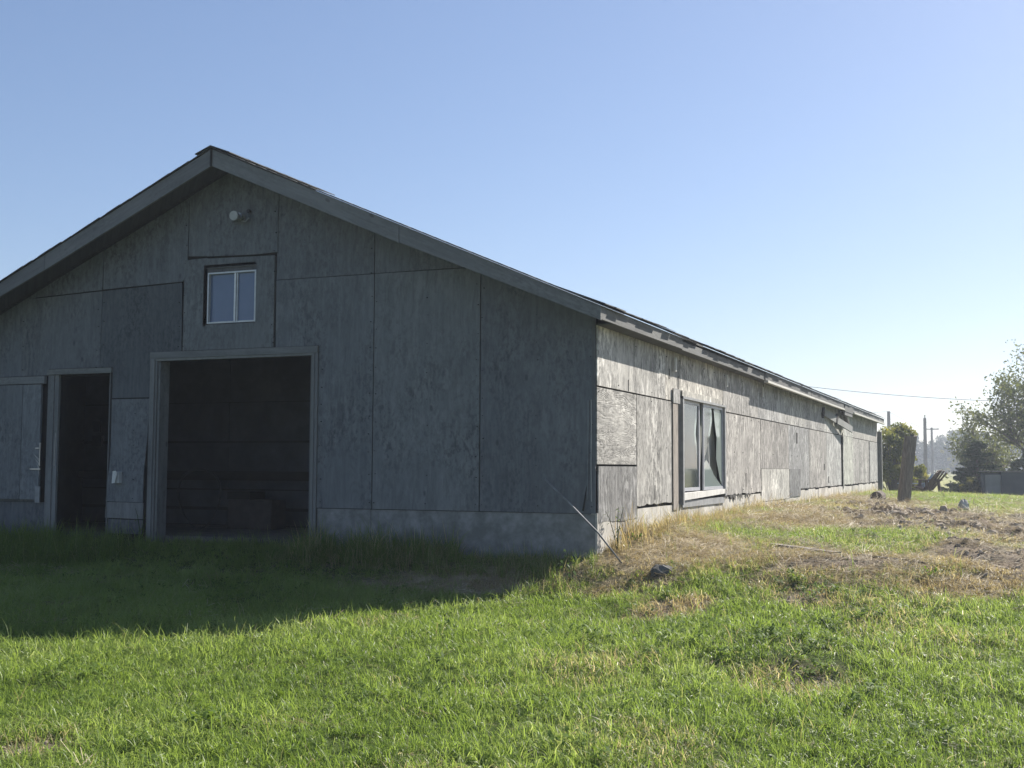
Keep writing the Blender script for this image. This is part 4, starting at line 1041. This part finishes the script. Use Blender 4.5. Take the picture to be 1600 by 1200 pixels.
tx, ty = at_depth(1527, 40); juniper(tx, ty, 2.1, 1.0, 4, 'dark juniper with level fronds left of the shed', n=11000)
tx, ty = at_depth(1503, 43); juniper(tx, ty, 1.2, .8, 6, 'small spruce with drooping shelves of branches left of the juniper', name='spruce', n=4000)

def shrub(x, y, h, w, seed, label, nl=9000, ls=.05, m='leaf_shrub', group=None, color=(1,1,1), zoff=0, k=26):
    rr = random.Random(seed); z = gz(x, y)+zoff; t = empty('shrub', (x, y, z), label, 'shrub', group)
    st_ = MB(); cs = []; rs = []
    for i in range(k):
        a = rr.uniform(0, 6.28); q = rr.random()**.5*w*.75; zz = h*rr.uniform(.15, .92)*(1-.35*(q/w)**2); cs.append((q*math.cos(a), q*math.sin(a), zz)); rs.append(rr.uniform(.16, .30)*min(h, 1.8)*.55)
        st_.tube([(q*.2*math.cos(a), q*.2*math.sin(a), -.05),(q*.5*math.cos(a), q*.5*math.sin(a), zz*.5), cs[-1]], [.02,.014,.004], 4)
    st_.build('stems', M['bark'], t); leafcloud('foliage', cs, rs, nl, ls, m, t, seed, .85, color); return t
tx, ty = at_depth(1397, 39.5); shrub(tx, ty, 2.75, .85, 1, 'yellow green shrub rising behind the far corner of the barn', 12500, k=64, color=(1.35,1.4,1.3))
tx, ty = at_depth(1431, 41); shrub(tx, ty, 1.45, .5, 2, 'low yellow green shrub between the wooden post and the chairs', 5000, zoff=-.1, color=(1.4,1.4,1.3))
tx, ty = at_depth(1516, 38.5); shrub(tx, ty, .75, .38, 3, 'small light green bush at the foot of the juniper', 2600, .045)
tx, ty = at_depth(1486, 52); shrub(tx, ty, 1.0, .75, 5, 'low dark purplish bush in the hollow beyond the chairs', 3600, .06, 'leaf_far', zoff=.05, color=(1.3,1.0,1.4))
tx, ty = at_depth(1573, 41); shrub(tx, ty, 1.55, .8, 8, 'dense dark bush behind the left part of the shed', 8000, .06, 'leaf_big', color=(.7,.8,.8))
tx, ty = at_depth(1630, 40); shrub(tx, ty, 2.4, 1.2, 12, 'dense dark bush behind the right part of the shed', 9000, .06, 'leaf_big', color=(.7,.8,.8))

# dark shed
sx, sy = at_depth(1536, 37.0); sh = empty('shed', (sx, sy, gz(sx, sy)-.1), 'low dark blue-grey shed with a paler door below the trees', 'shed', None, math.radians(3))
MB().box(.52,0,0,3.6,2.2,.90).build('wall', M['shedwall'], sh)
MB().box(.0,.05,0,.5,2.2,.86).build('wall', M['shedwall'], sh, (1.2,1.2,1.2))
MB().box(.06,-.01,0.02,.5,.045,.82).build('door', M['sheddoor'], sh)
MB().box(-.05,-.06,.905,3.7,2.3,.94).build('roof', M['shingle'], sh, (1.2,1.2,1.2))

# distant trees
fx = [(1384,210,6.6),(1402,220,7.6),(1418,205,8.2),(1433,215,7.4),(1447,225,7.0),(1470,235,6.8),(1487,215,8.6),(1503,205,8.9),(1520,215,8.2),(1537,230,8.6),(1556,220,8.0),(1577,225,8.4),(1598,215,8.0),(1622,225,8.6),(1650,215,8.0)]
lbl = ['leftmost','second','third','fourth','fifth','sixth','seventh','eighth','ninth','tenth','eleventh','twelfth','thirteenth','fourteenth','last']
for i, (px, dp, h) in enumerate(fx):
    tx, ty = at_depth(px, dp); z = gz(tx, ty)
    conif = i in (2, 3)
    nm = 'spruce' if conif else 'leafy_tree'
    kindw = 'pointed spruce' if conif else 'rounded tree'
    t = empty(nm, (tx, ty, z), 'hazy blue green %s, %s from the left in the far treeline' % (kindw, lbl[i]), 'tree', 'trees of the far treeline')
    rr = random.Random(300+i)
    MB().tube([(0,0,-.3),(0,0,h*.8)], [.22,.05], 6).build('trunk', M['bark'], t)
    if conif: cs = [(rr.uniform(-1,1)*1.3*(1-k/26), rr.uniform(-1,1)*1.3*(1-k/26), h*(.08+.9*k/26)) for k in range(27)]; rs = [.25+.9*(1-k/26) for k in range(27)]
    else:
        cs = []; rs = []
        for k in range(30):
            a = rr.uniform(0, 6.28); q = rr.random()**.5*h*.30; cs.append((q*math.cos(a), q*math.sin(a), h*rr.uniform(.08, .90)*(1-.28*(q/(h*.3))**2))); rs.append(rr.uniform(.09,.16)*h)
    leafcloud('crown', cs, rs, 7000, .24, 'leaf_far', t, 400+i, .9, (1+.3*rr.random(),)*3)
tx, ty = at_depth(1497, 170); shrub(tx, ty, 5.0, 3.0, 40, 'bright yellow green bush in front of the hazy treeline', 5000, .16, 'leaf_shrub', zoff=-.1)
hedge = []
for px in np.linspace(1376, 1680, 70):
    tx, ty = at_depth(px+random.uniform(-3, 3), 198+random.uniform(-5, 5)); hedge.append((tx, ty, random.uniform(.4, 4.2)))
o = leafcloud('hedge_undergrowth', hedge, [1.8]*len(hedge), 26000, .25, 'leaf_far', None, 77, .9, (.9,.9,1.0)); meta(o, 'dense hazy undergrowth filling the foot of the far treeline', kind='stuff')

# utility poles and wires
def pole(px, dp, h, r, label, arm=0, cap=False):
    tx, ty = at_depth(px, dp); z = gz(tx, ty); t = empty('utility_pole', (tx, ty, z), label, 'utility pole', None, math.radians(22.7))
    MB().tube([(0,0,-.4),(0,0,h)], [r*1.15, r*.85], 8).build('shaft', M['polewood'], t)
    if arm: MB().box(-arm,-.06,h-.25,arm,.06,h-.12).build('crossarm', M['polewood'], t)
    if arm:
        for s in (-.9, 0, .9): MB().tube([(s*arm,0,h-.12),(s*arm,0,h+.06)], .05, 6).build('insulator', M['plastic'], t)
    if cap: MB().tube([(0,0,h),(0,0,h+.14),(0,0,h+.3)], [.09,.06,.10], 8).build('insulator', M['plastic'], t)
    return Vector((tx, ty, z+h))
p1 = pole(1446.5, 110, 5.6, .17, 'thickest utility pole, rising behind the brown garden chair', cap=True)
p2 = pole(1457, 150, 6.1, .17, 'thinner utility pole with a crossarm, just right of the thickest pole', arm=.9)
p3 = pole(1390, 120, 6.7, .20, 'utility pole rising above the shrub at the far end of the barn')
def wire(a, b, sag, r, label, n=24):
    a = Vector(a); b = Vector(b); pts = [a.lerp(b, i/n)-Vector((0, 0, sag*4*(i/n)*(1-i/n))) for i in range(n+1)]
    meta(MB().tube(pts, r, 4).build('overhead_wire', M['wire']), label, 'wire')
ax_, ay_ = at_depth(1130, 62); bx_, by_ = at_depth(1700, 55)
wire((ax_, ay_, .876+(732-586)/1843*62), (bx_, by_, .876+(732-628)/1843*55), .35, .012, 'dark overhead wire crossing the sky from the barn roof to the right tree')
ax_, ay_ = at_depth(1250, 130)
wire(p3, (ax_, ay_, p3.z+.3), .2, .012, 'faint wire running left from the pole above the shrub')
wire(p3, tuple(p1+Vector((0,0,-1.0))), .1, .012, 'faint wire sloping down right from the pole above the shrub')
ax_, ay_ = at_depth(1600, 120)
wire(p2, (ax_, ay_, p2.z-.4), .3, .014, 'faint wire running right from the pole with the crossarm')
wire(p1+Vector((0,0,-.1)), p2, .1, .012, 'short faint wire joining the two close poles')

# ------------------------------------------------------------------ haze
hz = MB().box(-150, -16, -3.0, 120, 330, 11.5)
m, t = mat('haze'); N = NT(t)
pv = N.n('ShaderNodeVolumePrincipled', {'Color': (.80,.88,1.0,1), 'Density': .0013, 'Anisotropy': .4})
oo = t.nodes.new('ShaderNodeOutputMaterial'); t.links.new(pv.outputs[0], oo.inputs['Volume'])
hzo = hz.build('haze', m); meta(hzo, 'thin bright morning haze over the yard and field', kind='stuff')
hzo.location = (0, 0, 0)
